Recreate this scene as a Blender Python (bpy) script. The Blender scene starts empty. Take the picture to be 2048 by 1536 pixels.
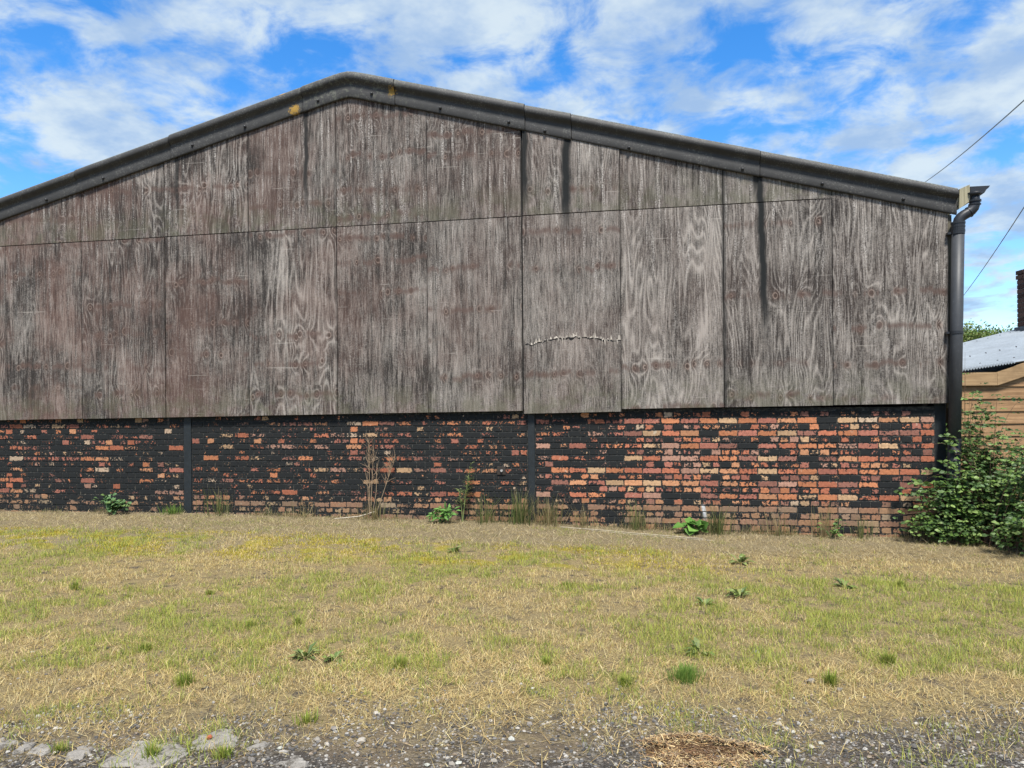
import bpy, math, random
import numpy as np
from mathutils import Matrix, Vector

rng = np.random.default_rng(7)
random.seed(7)
R = math.radians
scene = bpy.context.scene
col = scene.collection

# ------------------------------------------------------------------ camera
YAW = R(9.7)
cam_d = bpy.data.cameras.new('camera')
cam_d.lens = 36 * 1538 / 2048
cam_d.sensor_width = 36
cam_d.shift_y = 50 / 2048
cam_d.clip_end = 3000
cam = bpy.data.objects.new('camera', cam_d)
col.objects.link(cam)
cam.matrix_world = (Matrix.Translation((0, -9.5318, 1.45)) @ Matrix.Rotation(YAW, 4, 'Z')
                    @ Matrix.Rotation(R(90), 4, 'X') @ Matrix.Rotation(-0.008, 4, 'Z'))
scene.camera = cam


# ------------------------------------------------------------------ node helpers
def NN(nt, t, ins=None, **props):
    n = nt.nodes.new('ShaderNode' + t)
    for k, v in props.items():
        setattr(n, k, v)
    for k, v in (ins or {}).items():
        s = n.inputs[k]
        if isinstance(v, bpy.types.NodeSocket):
            nt.links.new(v, s)
        else:
            s.default_value = v
    return n


class G:
    """small node-graph builder"""
    def __init__(self, nt):
        self.nt = nt

    def m(self, op, a, b=0.0, c=0.0, clamp=False):
        n = NN(self.nt, 'Math', {0: a, 1: b, 2: c}, operation=op)
        n.use_clamp = clamp
        return n.outputs[0]

    def noise(self, vec, scale=1.0, detail=2.0, rough=0.5, dist=0.0, color=False):
        n = NN(self.nt, 'TexNoise', {'Vector': vec, 'Scale': scale, 'Detail': detail, 'Roughness': rough, 'Distortion': dist})
        return n.outputs['Color' if color else 'Fac']

    def ss(self, v, a, b, lo=0.0, hi=1.0):
        n = NN(self.nt, 'MapRange', {'Value': v, 'From Min': a, 'From Max': b, 'To Min': lo, 'To Max': hi}, interpolation_type='SMOOTHSTEP')
        return n.outputs[0]

    def lin(self, v, a, b, lo=0.0, hi=1.0):
        n = NN(self.nt, 'MapRange', {'Value': v, 'From Min': a, 'From Max': b, 'To Min': lo, 'To Max': hi})
        return n.outputs[0]

    def mix(self, f, a, b, blend='MIX'):
        n = self.nt.nodes.new('ShaderNodeMix')
        n.data_type = 'RGBA'
        n.blend_type = blend
        for i, v in ((0, f), (6, a), (7, b)):
            if isinstance(v, bpy.types.NodeSocket):
                self.nt.links.new(v, n.inputs[i])
            else:
                n.inputs[i].default_value = (*v, 1) if (i > 0 and len(v) == 3) else v
        return n.outputs[2]

    def comb(self, x, y, z=0.0):
        return NN(self.nt, 'CombineXYZ', {0: x, 1: y, 2: z}).outputs[0]

    def sep(self, v):
        return NN(self.nt, 'SeparateXYZ', {0: v}).outputs

    def pos(self):
        return NN(self.nt, 'NewGeometry').outputs['Position']

    def objc(self):
        return NN(self.nt, 'TexCoord').outputs['Object']

    def rand(self):
        return NN(self.nt, 'ObjectInfo').outputs['Random']

    def attr(self, name):
        return NN(self.nt, 'Attribute', attribute_name=name)

    def hsv(self, c, h=0.5, s=1.0, v=1.0):
        return NN(self.nt, 'HueSaturation', {'Hue': h, 'Saturation': s, 'Value': v, 'Color': c}).outputs[0]


def material(name):
    mt = bpy.data.materials.new(name)
    mt.use_nodes = True
    nt = mt.node_tree
    for n in list(nt.nodes):
        nt.nodes.remove(n)
    return mt, G(nt)


def finish(g, color, rough=0.8, bump=None, bstr=0.3, bdist=0.01, metal=0.0, spec=0.3, trans=0.0):
    nt = g.nt
    p = NN(nt, 'BsdfPrincipled', {'Base Color': color if isinstance(color, bpy.types.NodeSocket) else (*color, 1),
                                  'Roughness': rough, 'Metallic': metal, 'Specular IOR Level': spec})
    if bump is not None:
        b = NN(nt, 'Bump', {'Height': bump, 'Strength': bstr, 'Distance': bdist})
        nt.links.new(b.outputs[0], p.inputs['Normal'])
    out = NN(nt, 'OutputMaterial')
    sh = p.outputs[0]
    if trans > 0:
        t = NN(nt, 'BsdfTranslucent', {'Color': color if isinstance(color, bpy.types.NodeSocket) else (*color, 1)})
        mx = NN(nt, 'MixShader', {0: trans, 1: sh, 2: t.outputs[0]})
        sh = mx.outputs[0]
    nt.links.new(sh, out.inputs[0])


# ------------------------------------------------------------------ sky, sun, exposure
SUN_AZ = R(14)          # off the wall's outward normal, towards the right
SUN_EL = R(60)
sd = Vector((math.sin(SUN_AZ) * math.cos(SUN_EL), -math.cos(SUN_AZ) * math.cos(SUN_EL), math.sin(SUN_EL)))
world = bpy.data.worlds.new('World')
scene.world = world
world.use_nodes = True
wnt = world.node_tree
for n in list(wnt.nodes):
    wnt.nodes.remove(n)
wg = G(wnt)
sky = NN(wnt, 'TexSky', sky_type='NISHITA', sun_disc=False, sun_elevation=SUN_EL,
         sun_rotation=math.atan2(sd.x, sd.y), altitude=50, air_density=1.0, dust_density=0.3, ozone_density=2.5)
dirv = NN(wnt, 'TexCoord').outputs['Generated']
dx, dy, dz = wg.sep(dirv)[:3]
den = wg.m('ADD', wg.m('MAXIMUM', dz, 0.0), 0.22)
cvec = wg.comb(wg.m('DIVIDE', dx, den), wg.m('DIVIDE', dy, den), 5.4)
c1 = wg.noise(cvec, 2.2, 3, 0.5, 0.15)
c2 = wg.noise(cvec, 6.6, 7, 0.58, 0.3)
cl = wg.m('ADD', wg.m('MULTIPLY', c1, 0.36), wg.m('MULTIPLY', c2, 0.64))
cov = wg.ss(cl, 0.39, 0.555)
shade = wg.ss(wg.noise(cvec, 5.5, 5, 0.58), 0.33, 0.66)
ccol = wg.mix(shade, (1.75, 2.5, 3.65), (3.35, 3.85, 4.15))
skyc = wg.hsv(sky.outputs[0], 0.505, 1.38, 1.12)
allc = wg.mix(wg.m('MULTIPLY', cov, 0.92), skyc, ccol)
bg = NN(wnt, 'Background', {0: allc, 1: 0.1})
NN(wnt, 'OutputWorld', {0: bg.outputs[0]})

sun_d = bpy.data.lights.new('sun', 'SUN')
sun_d.energy = 3.8
sun_d.angle = R(12)
sun_d.color = (1.0, 0.95, 0.87)
sun = bpy.data.objects.new('sun', sun_d)
col.objects.link(sun)
sun.rotation_euler = sd.to_track_quat('Z', 'Y').to_euler()
sun.location = sd * 60

scene.view_settings.view_transform = 'Standard'
scene.view_settings.look = 'None'
scene.view_settings.exposure = 1.15
scene.view_settings.gamma = 1.0


# ------------------------------------------------------------------ object helpers
def tag(o, label=None, cat=None, group=None, kind=None):
    for k, v in (('label', label), ('category', cat), ('group', group), ('kind', kind)):
        if v:
            o[k] = v
    return o


def empty(name, loc=(0, 0, 0), rz=0.0):
    o = bpy.data.objects.new(name, None)
    o.location = loc
    o.rotation_euler = (0, 0, rz)
    o.empty_display_size = 0.2
    col.objects.link(o)
    return o


def link(name, me, mat=None, parent=None, loc=None):
    o = bpy.data.objects.new(name, me)
    col.objects.link(o)
    if mat is not None and not me.materials:
        me.materials.append(mat)
    if parent is not None:
        o.parent = parent
    if loc is not None:
        o.location = loc
    return o


def pymesh(name, verts, faces, cols=None, smooth=False):
    me = bpy.data.meshes.new(name)
    me.from_pydata([tuple(map(float, v)) for v in verts], [], [tuple(map(int, f)) for f in faces])
    if cols is not None:
        a = me.color_attributes.new('tint', 'FLOAT_COLOR', 'POINT')
        a.data.foreach_set('color', np.asarray(cols, dtype=np.float32).ravel())
    if smooth:
        me.polygons.foreach_set('use_smooth', [True] * len(me.polygons))
    me.update()
    return me


def trimesh(name, V, F, cols=None, smooth=False):
    """big triangle mesh from numpy arrays"""
    V = np.asarray(V, dtype=np.float32).reshape(-1, 3)
    F = np.asarray(F, dtype=np.int32).reshape(-1, 3)
    me = bpy.data.meshes.new(name)
    me.vertices.add(len(V))
    me.vertices.foreach_set('co', V.ravel())
    me.loops.add(F.size)
    me.loops.foreach_set('vertex_index', F.ravel())
    me.polygons.add(len(F))
    me.polygons.foreach_set('loop_start', np.arange(0, F.size, 3, dtype=np.int32))
    me.polygons.foreach_set('loop_total', np.full(len(F), 3, dtype=np.int32))
    me.polygons.foreach_set('use_smooth', np.full(len(F), bool(smooth)))
    me.update(calc_edges=True)
    if cols is not None:
        a = me.color_attributes.new('tint', 'FLOAT_COLOR', 'POINT')
        a.data.foreach_set('color', np.asarray(cols, dtype=np.float32).ravel())
    me.validate()
    return me


BOXF = [(0, 3, 2, 1), (4, 5, 6, 7), (0, 1, 5, 4), (1, 2, 6, 5), (2, 3, 7, 6), (3, 0, 4, 7)]


def boxv(x0, x1, y0, y1, z0, z1):
    return [(x0, y0, z0), (x1, y0, z0), (x1, y1, z0), (x0, y1, z0), (x0, y0, z1), (x1, y0, z1), (x1, y1, z1), (x0, y1, z1)]


def box(name, b, mat, parent=None, bevel=0.0):
    me = pymesh(name, boxv(*b), BOXF)
    o = link(name, me, mat, parent)
    if bevel:
        md = o.modifiers.new('bevel', 'BEVEL')
        md.width = bevel
        md.segments = 2
    return o


def prism(poly, y0, y1):
    """polygon in x,z (counter-clockwise seen from -y) extruded from y0 (front) to y1 (back)"""
    n = len(poly)
    v = [(x, y0, z) for x, z in poly] + [(x, y1, z) for x, z in poly]
    f = [tuple(range(n)), tuple(range(2 * n - 1, n - 1, -1))]
    f += [(i, i + n, (i + 1) % n + n, (i + 1) % n) for i in range(n)]
    return v, f


def tube(path, radii, seg=16, cap=True):
    path = [Vector(p) for p in path]
    if not hasattr(radii, '__len__'):
        radii = [radii] * len(path)
    V, F = [], []
    ref = None
    for i, p in enumerate(path):
        t = (path[min(i + 1, len(path) - 1)] - path[max(i - 1, 0)]).normalized()
        if ref is None:
            ref = Vector((0, 1, 0)) if abs(t.y) < 0.9 else Vector((1, 0, 0))
        a = (ref - t * ref.dot(t)).normalized()
        b = t.cross(a)
        ref = a
        for k in range(seg):
            th = 2 * math.pi * k / seg
            V.append(tuple(p + (a * math.cos(th) + b * math.sin(th)) * radii[i]))
    for i in range(len(path) - 1):
        for k in range(seg):
            k2 = (k + 1) % seg
            F.append((i * seg + k, i * seg + k2, (i + 1) * seg + k2, (i + 1) * seg + k))
    if cap:
        F.append(tuple(range(seg - 1, -1, -1)))
        m = (len(path) - 1) * seg
        F.append(tuple(range(m, m + seg)))
    return V, F


class Acc:
    """collects triangles with a colour per vertex"""
    def __init__(self):
        self.V, self.F, self.C, self.n = [], [], [], 0

    def add(self, V, F, C):
        V = np.asarray(V, float).reshape(-1, 3)
        F = np.asarray(F, int).reshape(-1, 3)
        C = np.asarray(C, float)
        if C.ndim == 1:
            C = np.tile(C, (len(V), 1))
        if C.shape[1] == 3:
            C = np.hstack([C, np.ones((len(C), 1))])
        self.V.append(V)
        self.F.append(F + self.n)
        self.C.append(C)
        self.n += len(V)

    def quadfaces(self, V, F, C):
        T = []
        for f in F:
            for i in range(1, len(f) - 1):
                T.append((f[0], f[i], f[i + 1]))
        self.add(V, T, C)

    def mesh(self, name, smooth=False):
        return trimesh(name, np.vstack(self.V), np.vstack(self.F), np.vstack(self.C), smooth)


def unit(v):
    return v / np.maximum(np.linalg.norm(v, axis=-1, keepdims=True), 1e-9)


def leaves(acc, P, D, U, L, W, C, fold=0.25, widest=0.42):
    """N ovate leaves: base P, direction D, rough up U, length L, width W, colour C (N,3)"""
    P, D, U = np.asarray(P, float), unit(np.asarray(D, float)), np.asarray(U, float)
    N = len(P)
    L = np.broadcast_to(np.asarray(L, float), (N,))[:, None]
    W = np.broadcast_to(np.asarray(W, float), (N,))[:, None]
    S = unit(np.cross(D, U))
    Nn = np.cross(S, D)
    droop = -0.16 * L * Nn
    B = P
    M = P + D * L * widest
    Lf = M + S * W / 2 + Nn * W * fold
    Rt = M - S * W / 2 + Nn * W * fold
    M2 = P + D * L * 0.75 + droop * 0.4
    L2 = M2 + S * W * 0.33 + Nn * W * fold * 0.5
    R2 = M2 - S * W * 0.33 + Nn * W * fold * 0.5
    T = P + D * L + droop
    V = np.stack([B, M, Lf, Rt, M2, L2, R2, T], 1).reshape(-1, 3)
    f = np.array([(0, 1, 2), (0, 3, 1), (2, 1, 4), (2, 4, 5), (1, 3, 4), (4, 3, 6), (5, 4, 7), (4, 6, 7)])
    F = (f[None] + (np.arange(N) * 8)[:, None, None]).reshape(-1, 3)
    C = np.broadcast_to(np.asarray(C, float), (N, 3))
    acc.add(V, F, np.repeat(C, 8, axis=0))


def blades(acc, P, H, W, az, lean, C0, C1, curl=0.5):
    """N grass blades of two segments. lean = horizontal reach / length at the tip"""
    N = len(P)
    dirh = np.stack([np.cos(az), np.sin(az), np.zeros(N)], 1)
    a2 = az + rng.uniform(0.9, 2.2, N)
    side = np.stack([np.cos(a2), np.sin(a2), np.zeros(N)], 1) * (W / 2)[:, None]
    lean = np.clip(lean, 0, 0.98)
    rise = np.sqrt(1 - lean ** 2)
    up = np.array([0, 0, 1.0])
    m = P + dirh * (H * lean * (0.5 - 0.22 * curl))[:, None] + up * (H * rise * (0.5 + 0.14 * curl))[:, None]
    t = P + dirh * (H * lean)[:, None] + up * (H * rise)[:, None]
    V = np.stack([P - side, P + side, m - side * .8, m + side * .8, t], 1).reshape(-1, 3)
    f = np.array([(0, 1, 3), (0, 3, 2), (2, 3, 4)])
    F = (f[None] + (np.arange(N) * 5)[:, None, None]).reshape(-1, 3)
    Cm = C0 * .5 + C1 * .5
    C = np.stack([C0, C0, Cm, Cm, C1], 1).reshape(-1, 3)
    acc.add(V, F, C)


_tab = rng.random((256, 256))


def vnoise(x, y, s, o=0.0):
    x = np.asarray(x) * s + 31.7 + o
    y = np.asarray(y) * s + 17.3 + o * 1.7
    xi, yi = np.floor(x).astype(int), np.floor(y).astype(int)
    fx, fy = x - xi, y - yi
    fx, fy = fx * fx * (3 - 2 * fx), fy * fy * (3 - 2 * fy)
    g = lambda i, j: _tab[i % 256, j % 256]
    return (g(xi, yi) * (1 - fx) + g(xi + 1, yi) * fx) * (1 - fy) + (g(xi, yi + 1) * (1 - fx) + g(xi + 1, yi + 1) * fx) * fy


def fnoise(x, y, s, o=0.0):
    return vnoise(x, y, s, o) * .55 + vnoise(x, y, s * 2.1, o + 5) * .28 + vnoise(x, y, s * 4.3, o + 9) * .17


BX = [-12, -9, -6, -3.8, -1.4, .66, 3.35, 6]
BZ = [.06, .062, .074, .052, .026, -.052, -.078, -.09]


def zg(x, y):
    x, y = np.asarray(x, float), np.asarray(y, float)
    t = np.clip((y + 5.2) / 4.6, 0, 1)
    t = t * t * (3 - 2 * t)
    near = np.clip((14 - np.abs(x)) / 6, 0, 1)
    und = (fnoise(x, y, .9) - .5) * .035 + (fnoise(x, y, 4.0, 3) - .5) * .012
    return np.interp(x, BX, BZ) * t * near + und * np.clip((-y) / .8, 0.15, 1) * near - 0.0


def gz(x, y):
    return float(zg(np.array([x]), np.array([y]))[0])


# ------------------------------------------------------------------ materials
def mat_ground():
    mt, g = material('soil and thatch')
    p = g.pos()
    x, y, z = g.sep(p)[:3]
    n1 = g.noise(p, 1.3, 4, .6)
    n2 = g.noise(p, 9, 5, .65)
    n3 = g.noise(p, 70, 4, .7)
    n4 = g.noise(p, 260, 2, .6)
    # thatch (dead grass) over dark gritty earth
    thatch = g.mix(g.lin(g.m('ADD', g.m('MULTIPLY', n3, .6), g.m('MULTIPLY', n4, .4)), .32, .66), (.028, .022, .013), (.40, .31, .155))
    litter = g.mix(n3, (.08, .065, .04), (.32, .26, .155))
    vg = NN(g.nt, 'TexVoronoi', {'Vector': p, 'Scale': 95.0, 'Randomness': 1.0})
    vc = NN(g.nt, 'SeparateColor', {0: vg.outputs['Color']}).outputs[0]
    grit = g.mix(g.m('POWER', vc, 2.0), (.026, .024, .022), (.27, .25, .225))
    soil = g.mix(g.ss(g.m('ADD', n2, g.m('MULTIPLY', g.m('SUBTRACT', n3, .5), .5)), .40, .58), g.mix(n4, (.020, .017, .014), (.11, .095, .08)), grit)
    soil = g.mix(g.ss(g.noise(p, 2.3, 4, .6), .45, .65, 0, .6), soil, g.mix(n3, (.06, .045, .03), (.27, .21, .14)))
    yr = g.m('ADD', g.m('MULTIPLY', y, .986), g.m('ADD', g.m('MULTIPLY', x, -.20), -.17))
    edge = g.m('ADD', yr, g.m('MULTIPLY', g.m('SUBTRACT', n1, .5), .8))
    lawn = g.ss(g.m('ADD', edge, g.m('MULTIPLY', g.m('SUBTRACT', n2, .5), 1.0)), -6.42, -5.65)
    c = g.mix(g.m('MULTIPLY', lawn, g.ss(n2, .3, .5)), soil, thatch)
    wallside = g.ss(g.m('ADD', edge, 0.0), -1.9, -1.2)
    c = g.mix(wallside, c, litter)
    moss = g.m('MULTIPLY', g.ss(g.noise(p, 2.6, 4, .6), .5, .62), g.m('MULTIPLY', g.ss(y, -2.9, -2.3), g.ss(y, -1.15, -1.6)))
    moss = g.m('MULTIPLY', moss, g.ss(x, .8, -.8))
    c = g.mix(g.m('MULTIPLY', moss, .85), c, g.mix(n3, (.17, .15, .02), (.34, .28, .035)))
    finish(g, c, .95, g.m('ADD', g.m('ADD', n3, g.m('MULTIPLY', n4, .6)), g.m('MULTIPLY', vg.outputs['Distance'], -.5)), .9, .016, spec=.1)
    return mt


def mat_tint(name, rough=.7, trans=0.0, var=.25, scale=40, spec=.25):
    mt, g = material(name)
    a = g.attr('tint').outputs['Color']
    n = g.noise(g.pos(), scale, 3, .6)
    c = g.mix(g.lin(n, .25, .75, 0, var), a, (.0, .0, .0))
    finish(g, c, rough, trans=trans, spec=spec)
    return mt


def mat_plywood():
    mt, g = material('weathered plywood')
    o = g.sep(g.objc())
    u, v = o[0], o[2]
    Rn = g.rand()
    seed = g.m('MULTIPLY', Rn, 83.0)
    pos = g.pos()
    X, Y, Z = g.sep(pos)[:3]
    # rotary-cut grain: contour lines of a tall noise, pinched round the knots
    n1 = g.noise(g.comb(g.m('MULTIPLY', u, 2.1), g.m('MULTIPLY', v, .27), seed), 1, 2, .5)
    n2 = g.noise(g.comb(g.m('MULTIPLY', u, 11), g.m('MULTIPLY', v, 1.5), seed), 1, 2, .5)
    per = .43
    vv = g.m('ADD', g.m('DIVIDE', v, per), g.m('MULTIPLY', Rn, 17.0))
    cell = g.m('FLOOR', vv)
    wn = NN(g.nt, 'TexWhiteNoise', {'Vector': g.comb(cell, seed, 0.0)}, noise_dimensions='2D')
    j = NN(g.nt, 'SeparateColor', {0: wn.outputs['Color']}).outputs
    dz_ = g.m('MULTIPLY', g.m('SUBTRACT', g.m('SUBTRACT', g.m('FRACT', vv), .5), g.m('MULTIPLY', g.m('SUBTRACT', j[0], .5), .45)), per)
    dz_ = g.m('ADD', dz_, g.m('MULTIPLY', g.m('SUBTRACT', n1, .5), .09))
    vor = NN(g.nt, 'TexVoronoi', {'W': g.m('ADD', u, g.m('ADD', g.m('MULTIPLY', cell, 3.7), seed)), 'Scale': 6.5, 'Randomness': .8},
             voronoi_dimensions='1D')
    du = g.m('DIVIDE', vor.outputs['Distance'], 6.5)
    dz0 = dz_
    dz_ = g.m('ADD', dz_, g.m('MULTIPLY', g.m('SUBTRACT', NN(g.nt, 'SeparateColor', {0: vor.outputs['Color']}).outputs[0], .5), .05))
    d = g.m('SQRT', g.m('ADD', g.m('MULTIPLY', du, du), g.m('MULTIPLY', g.m('MULTIPLY', dz_, dz_), .55)))
    d = g.m('ADD', d, g.m('MULTIPLY', g.m('SUBTRACT', n2, .5), .02))
    kn = NN(g.nt, 'SeparateColor', {0: vor.outputs['Color']}).outputs
    pres = g.m('MULTIPLY', g.ss(j[1], .38, .5), g.ss(kn[1], .25, .45))
    push = g.m('MULTIPLY', pres, g.m('POWER', 2.718, g.m('MULTIPLY', d, -21.0)))
    phase = g.m('ADD', g.m('ADD', g.m('MULTIPLY', n1, g.m('ADD', 17.0, g.m('MULTIPLY', g.m('FRACT', g.m('MULTIPLY', Rn, 11.3)), 17.0))), g.m('MULTIPLY', u, 9.0)), g.m('ADD', g.m('MULTIPLY', n2, .8), g.m('MULTIPLY', push, 2.6)))
    l = g.m('ADD', .5, g.m('MULTIPLY', g.m('SINE', g.m('MULTIPLY', phase, 6.283)), .5))
    l = g.m('POWER', l, 3.2)
    fib = g.noise(g.comb(g.m('MULTIPLY', u, 85), g.m('MULTIPLY', v, 5.5), seed), 1, 5, .75)
    fib2 = g.noise(g.comb(g.m('MULTIPLY', u, 24), g.m('MULTIPLY', v, .9), g.m('ADD', seed, 3.0)), 1, 4, .66)
    grime = g.noise(g.comb(g.m('MULTIPLY', X, 3.4), g.m('MULTIPLY', Z, 1.3), 9.0), 1, 6, .68)
    blot = g.noise(pos, 1.6, 5, .6)
    spk = g.noise(pos, 60, 5, .8)
    lmod = g.ss(g.noise(g.comb(g.m('MULTIPLY', u, 2.0), g.m('MULTIPLY', v, 1.1), g.m('ADD', seed, 11.0)), 1, 3, .5), .33, .55)
    wx = g.m('ADD', g.m('MULTIPLY', g.lin(X, -9, 3.5), .16), -.10)
    fac = g.m('ADD', g.m('ADD', g.m('MULTIPLY', g.m('SUBTRACT', fib, .5), 2.0), g.m('MULTIPLY', g.m('SUBTRACT', fib2, .5), 1.0)),
              g.m('ADD', g.m('MULTIPLY', g.m('MULTIPLY', l, lmod), g.m('ADD', .16, g.m('MULTIPLY', g.m('FRACT', g.m('MULTIPLY', Rn, 53.1)), .36))), g.m('MULTIPLY', g.m('SUBTRACT', g.m('ADD', g.m('MULTIPLY', blot, .5), g.m('MULTIPLY', grime, .5)), .5), 2.0)))
    fac = g.m('ADD', g.m('ADD', fac, .27), wx)
    fac = g.m('ADD', fac, g.m('MULTIPLY', g.m('SUBTRACT', spk, .5), 1.35))
    fac = g.m('ADD', fac, g.m('MULTIPLY', g.m('SUBTRACT', g.m('FRACT', g.m('MULTIPLY', Rn, 37.7)), .5), .20), clamp=True)
    c = g.mix(fac, (.026, .0225, .0205), (.29, .263, .236))
    # remains of red-brown stain, more towards the left end
    red = g.m('MULTIPLY', g.lin(X, -9.5, 2.0, .95, .12), g.ss(g.m('ADD', g.m('MULTIPLY', g.noise(pos, .9, 5, .65), .7), g.m('MULTIPLY', fib2, .3)), .40, .62))
    c = g.mix(g.m('MULTIPLY', red, .55), c, g.mix(fib, (.075, .036, .029), (.23, .135, .108)))
    # silvered top streaks
    sv = g.noise(g.comb(g.m('MULTIPLY', X, 22), g.m('MULTIPLY', Z, 1.1), 4.0), 1, 4, .62)
    svm = g.m('MULTIPLY', g.ss(sv, .50, .70), g.ss(g.m('ADD', Z, g.m('MULTIPLY', g.lin(X, -4, 3.5), 1.2)), 2.6, 5.0, .25, .95))
    c = g.mix(g.m('MULTIPLY', svm, g.ss(spk, .40, .62)), c, (.43, .40, .37))
    # knots
    halo = g.m('MULTIPLY', pres, g.ss(g.m('ADD', d, g.m('MULTIPLY', g.m('SUBTRACT', fib2, .5), .07)), .06, .006))
    c = g.mix(g.m('MULTIPLY', halo, .75), c, g.mix(l, (.055, .034, .027), (.19, .135, .11)))
    core = g.m('MULTIPLY', pres, g.ss(d, .014, .006))
    c = g.mix(g.m('MULTIPLY', core, .75), c, (.035, .024, .02))
    band = g.m('MULTIPLY', g.ss(j[1], .38, .5), g.m('MULTIPLY', g.ss(g.m('ABSOLUTE', g.m('ADD', dz_, g.m('MULTIPLY', g.m('SUBTRACT', n2, .5), .10))), .06, .0), g.ss(g.m('ADD', fib2, g.m('MULTIPLY', g.m('SUBTRACT', kn[2], .5), .5)), .38, .62)))
    c = g.mix(g.m('MULTIPLY', band, .7), c, (.085, .055, .046))
    # short horizontal checks in the veneer
    hl = g.noise(g.comb(g.m('MULTIPLY', u, 1.1), g.m('MULTIPLY', v, 42), seed), 1, 1, .4)
    hlm = g.m('MULTIPLY', g.ss(hl, .735, .765), g.ss(n1, .42, .5))
    c = g.mix(g.m('MULTIPLY', hlm, .3), c, (.40, .37, .33))
    # darker along the sheet edges, broken up by noise
    eg = g.m('MINIMUM', u, g.m('SUBTRACT', 1.222, u))
    egm = g.m('MULTIPLY', g.ss(g.m('ADD', eg, g.m('MULTIPLY', g.m('SUBTRACT', fib2, .5), .05)), .030, .0), g.ss(grime, .35, .65, .05, .5))
    c = g.mix(egm, c, (.03, .027, .025))
    # algae creeping up from the foot of each sheet
    alg = g.m('MULTIPLY', g.ss(v, .55, .02), g.ss(g.noise(pos, 5, 5, .65), .42, .62))
    c = g.mix(g.m('MULTIPLY', alg, .5), c, (.085, .085, .055))
    # black run-off stains below the joints of the verge
    tot = None
    wob = g.m('MULTIPLY', g.m('SUBTRACT', g.noise(g.comb(0.0, 0.0, Z), 3.0, 3, .5), .5), .10)
    for (x0, slope, w, zt, zb, st) in [(-4.32, .009, .034, 5.6, 3.85, .75), (-1.44, .0, .055, 5.2, 3.7, .85), (-1.36, .01, .03, 5.0, 3.9, .45),
                                       (-.905, .02, .065, 5.0, 3.4, .92), (1.36, -.035, .05, 4.5, 1.85, 1.0), (1.345, 0, .07, 4.5, 3.85, .8),
                                       (-6.19, -.03, .035, 5.0, 4.0, .6), (-3.02, .0, .03, 5.5, 5.1, .5), (.96, 0, .03, 1.75, 1.4, .5)]:
        xc = g.m('ADD', g.m('SUBTRACT', X, x0), g.m('ADD', wob, g.m('MULTIPLY', g.m('SUBTRACT', Z, zt), -slope)))
        mk = g.m('MULTIPLY', g.ss(g.m('ABSOLUTE', xc), w * 1.35, w * .35), g.ss(Z, zb, zb + (zt - zb) * .4))
        mk = g.m('MULTIPLY', mk, min(1.0, st * 1.15))
        tot = mk if tot is None else g.m('MAXIMUM', tot, mk)
    tot = g.m('MULTIPLY', tot, g.ss(g.m('ADD', g.m('MULTIPLY', fib, .6), g.m('MULTIPLY', spk, .4)), .24, .46, .6, 1.0))
    c = g.mix(tot, c, (.011, .0125, .013))
    hgt = g.m('ADD', g.m('ADD', g.m('MULTIPLY', g.m('MULTIPLY', l, lmod), .5), fib), g.m('MULTIPLY', spk, .5))
    finish(g, c, .85, hgt, .55, .006, spec=.2)
    return mt


def mat_brick():
    mt, g = material('brick with worn bitumen paint')
    a = g.attr('tint')
    base, covr = a.outputs['Color'], a.outputs['Alpha']
    p = g.pos()
    X, Y, Z = g.sep(p)[:3]
    n1 = g.noise(p, 34, 5, .7)
    n2 = g.noise(p, 120, 3, .65)
    n3 = g.noise(p, 8.5, 4, .6)
    c = g.mix(g.lin(n1, .3, .7), g.hsv(base, .5, 1.0, .62), g.hsv(base, .5, 1.0, 1.2))
    c = g.mix(g.ss(n2, .60, .72, 0, .6), c, (.06, .04, .03))
    # limewash / salts on a few faces
    c = g.mix(g.m('MULTIPLY', g.ss(g.noise(p, 11, 4, .6), .62, .72), .5), c, (.48, .43, .34))
    # grime and green film along the foot
    dirt = g.m('MULTIPLY', g.ss(g.m('ADD', Z, g.m('MULTIPLY', g.m('SUBTRACT', n3, .5), .16)), .36, .24), .62)
    c = g.mix(dirt, c, g.mix(n1, (.07, .055, .035), (.26, .2, .125)))
    thr = g.m('ADD', g.m('MULTIPLY', n1, .75), g.m('MULTIPLY', n2, .25))
    thr = g.m('ADD', g.m('MULTIPLY', g.m('SUBTRACT', thr, .5), 2.3), g.m('ADD', .5, g.m('MULTIPLY', g.m('SUBTRACT', n3, .5), 1.5)))
    la = g.attr('face_uv')
    lc = NN(g.nt, 'SeparateColor', {0: la.outputs['Color']}).outputs
    eu = g.m('MULTIPLY', g.m('MINIMUM', lc[0], g.m('SUBTRACT', 1.0, lc[0])), lc[2])
    ev = g.m('MULTIPLY', g.m('MINIMUM', lc[1], g.m('SUBTRACT', 1.0, lc[1])), la.outputs['Alpha'])
    # paint clings to the arrises and wears off the middle of each face
    covr = g.m('ADD', covr, g.ss(g.m('MINIMUM', eu, ev), .016, .001, -.06, .34))
    pm = g.ss(g.m('SUBTRACT', covr, thr), -.09, .09)
    paint = g.mix(n2, (.0055, .0065, .007), (.018, .020, .021))
    c = g.mix(pm, c, paint)
    # a splash of white paint
    wx_ = g.m('ABSOLUTE', g.m('SUBTRACT', g.m('SUBTRACT', X, .70), g.m('MULTIPLY', g.m('SUBTRACT', .27, Z), .16)))
    wm = g.m('MULTIPLY', g.ss(wx_, .034, .006), g.m('MULTIPLY', g.ss(Z, .05, .2), g.ss(Z, .285, .27)))
    c = g.mix(g.m('MULTIPLY', wm, g.ss(n1, .3, .5)), c, (.42, .43, .44))
    rough = g.lin(pm, 0, 1, .9, .72)
    finish(g, c, rough, g.m('ADD', n1, g.m('MULTIPLY', n2, .5)), .5, .004, spec=.2)
    return mt


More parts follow.
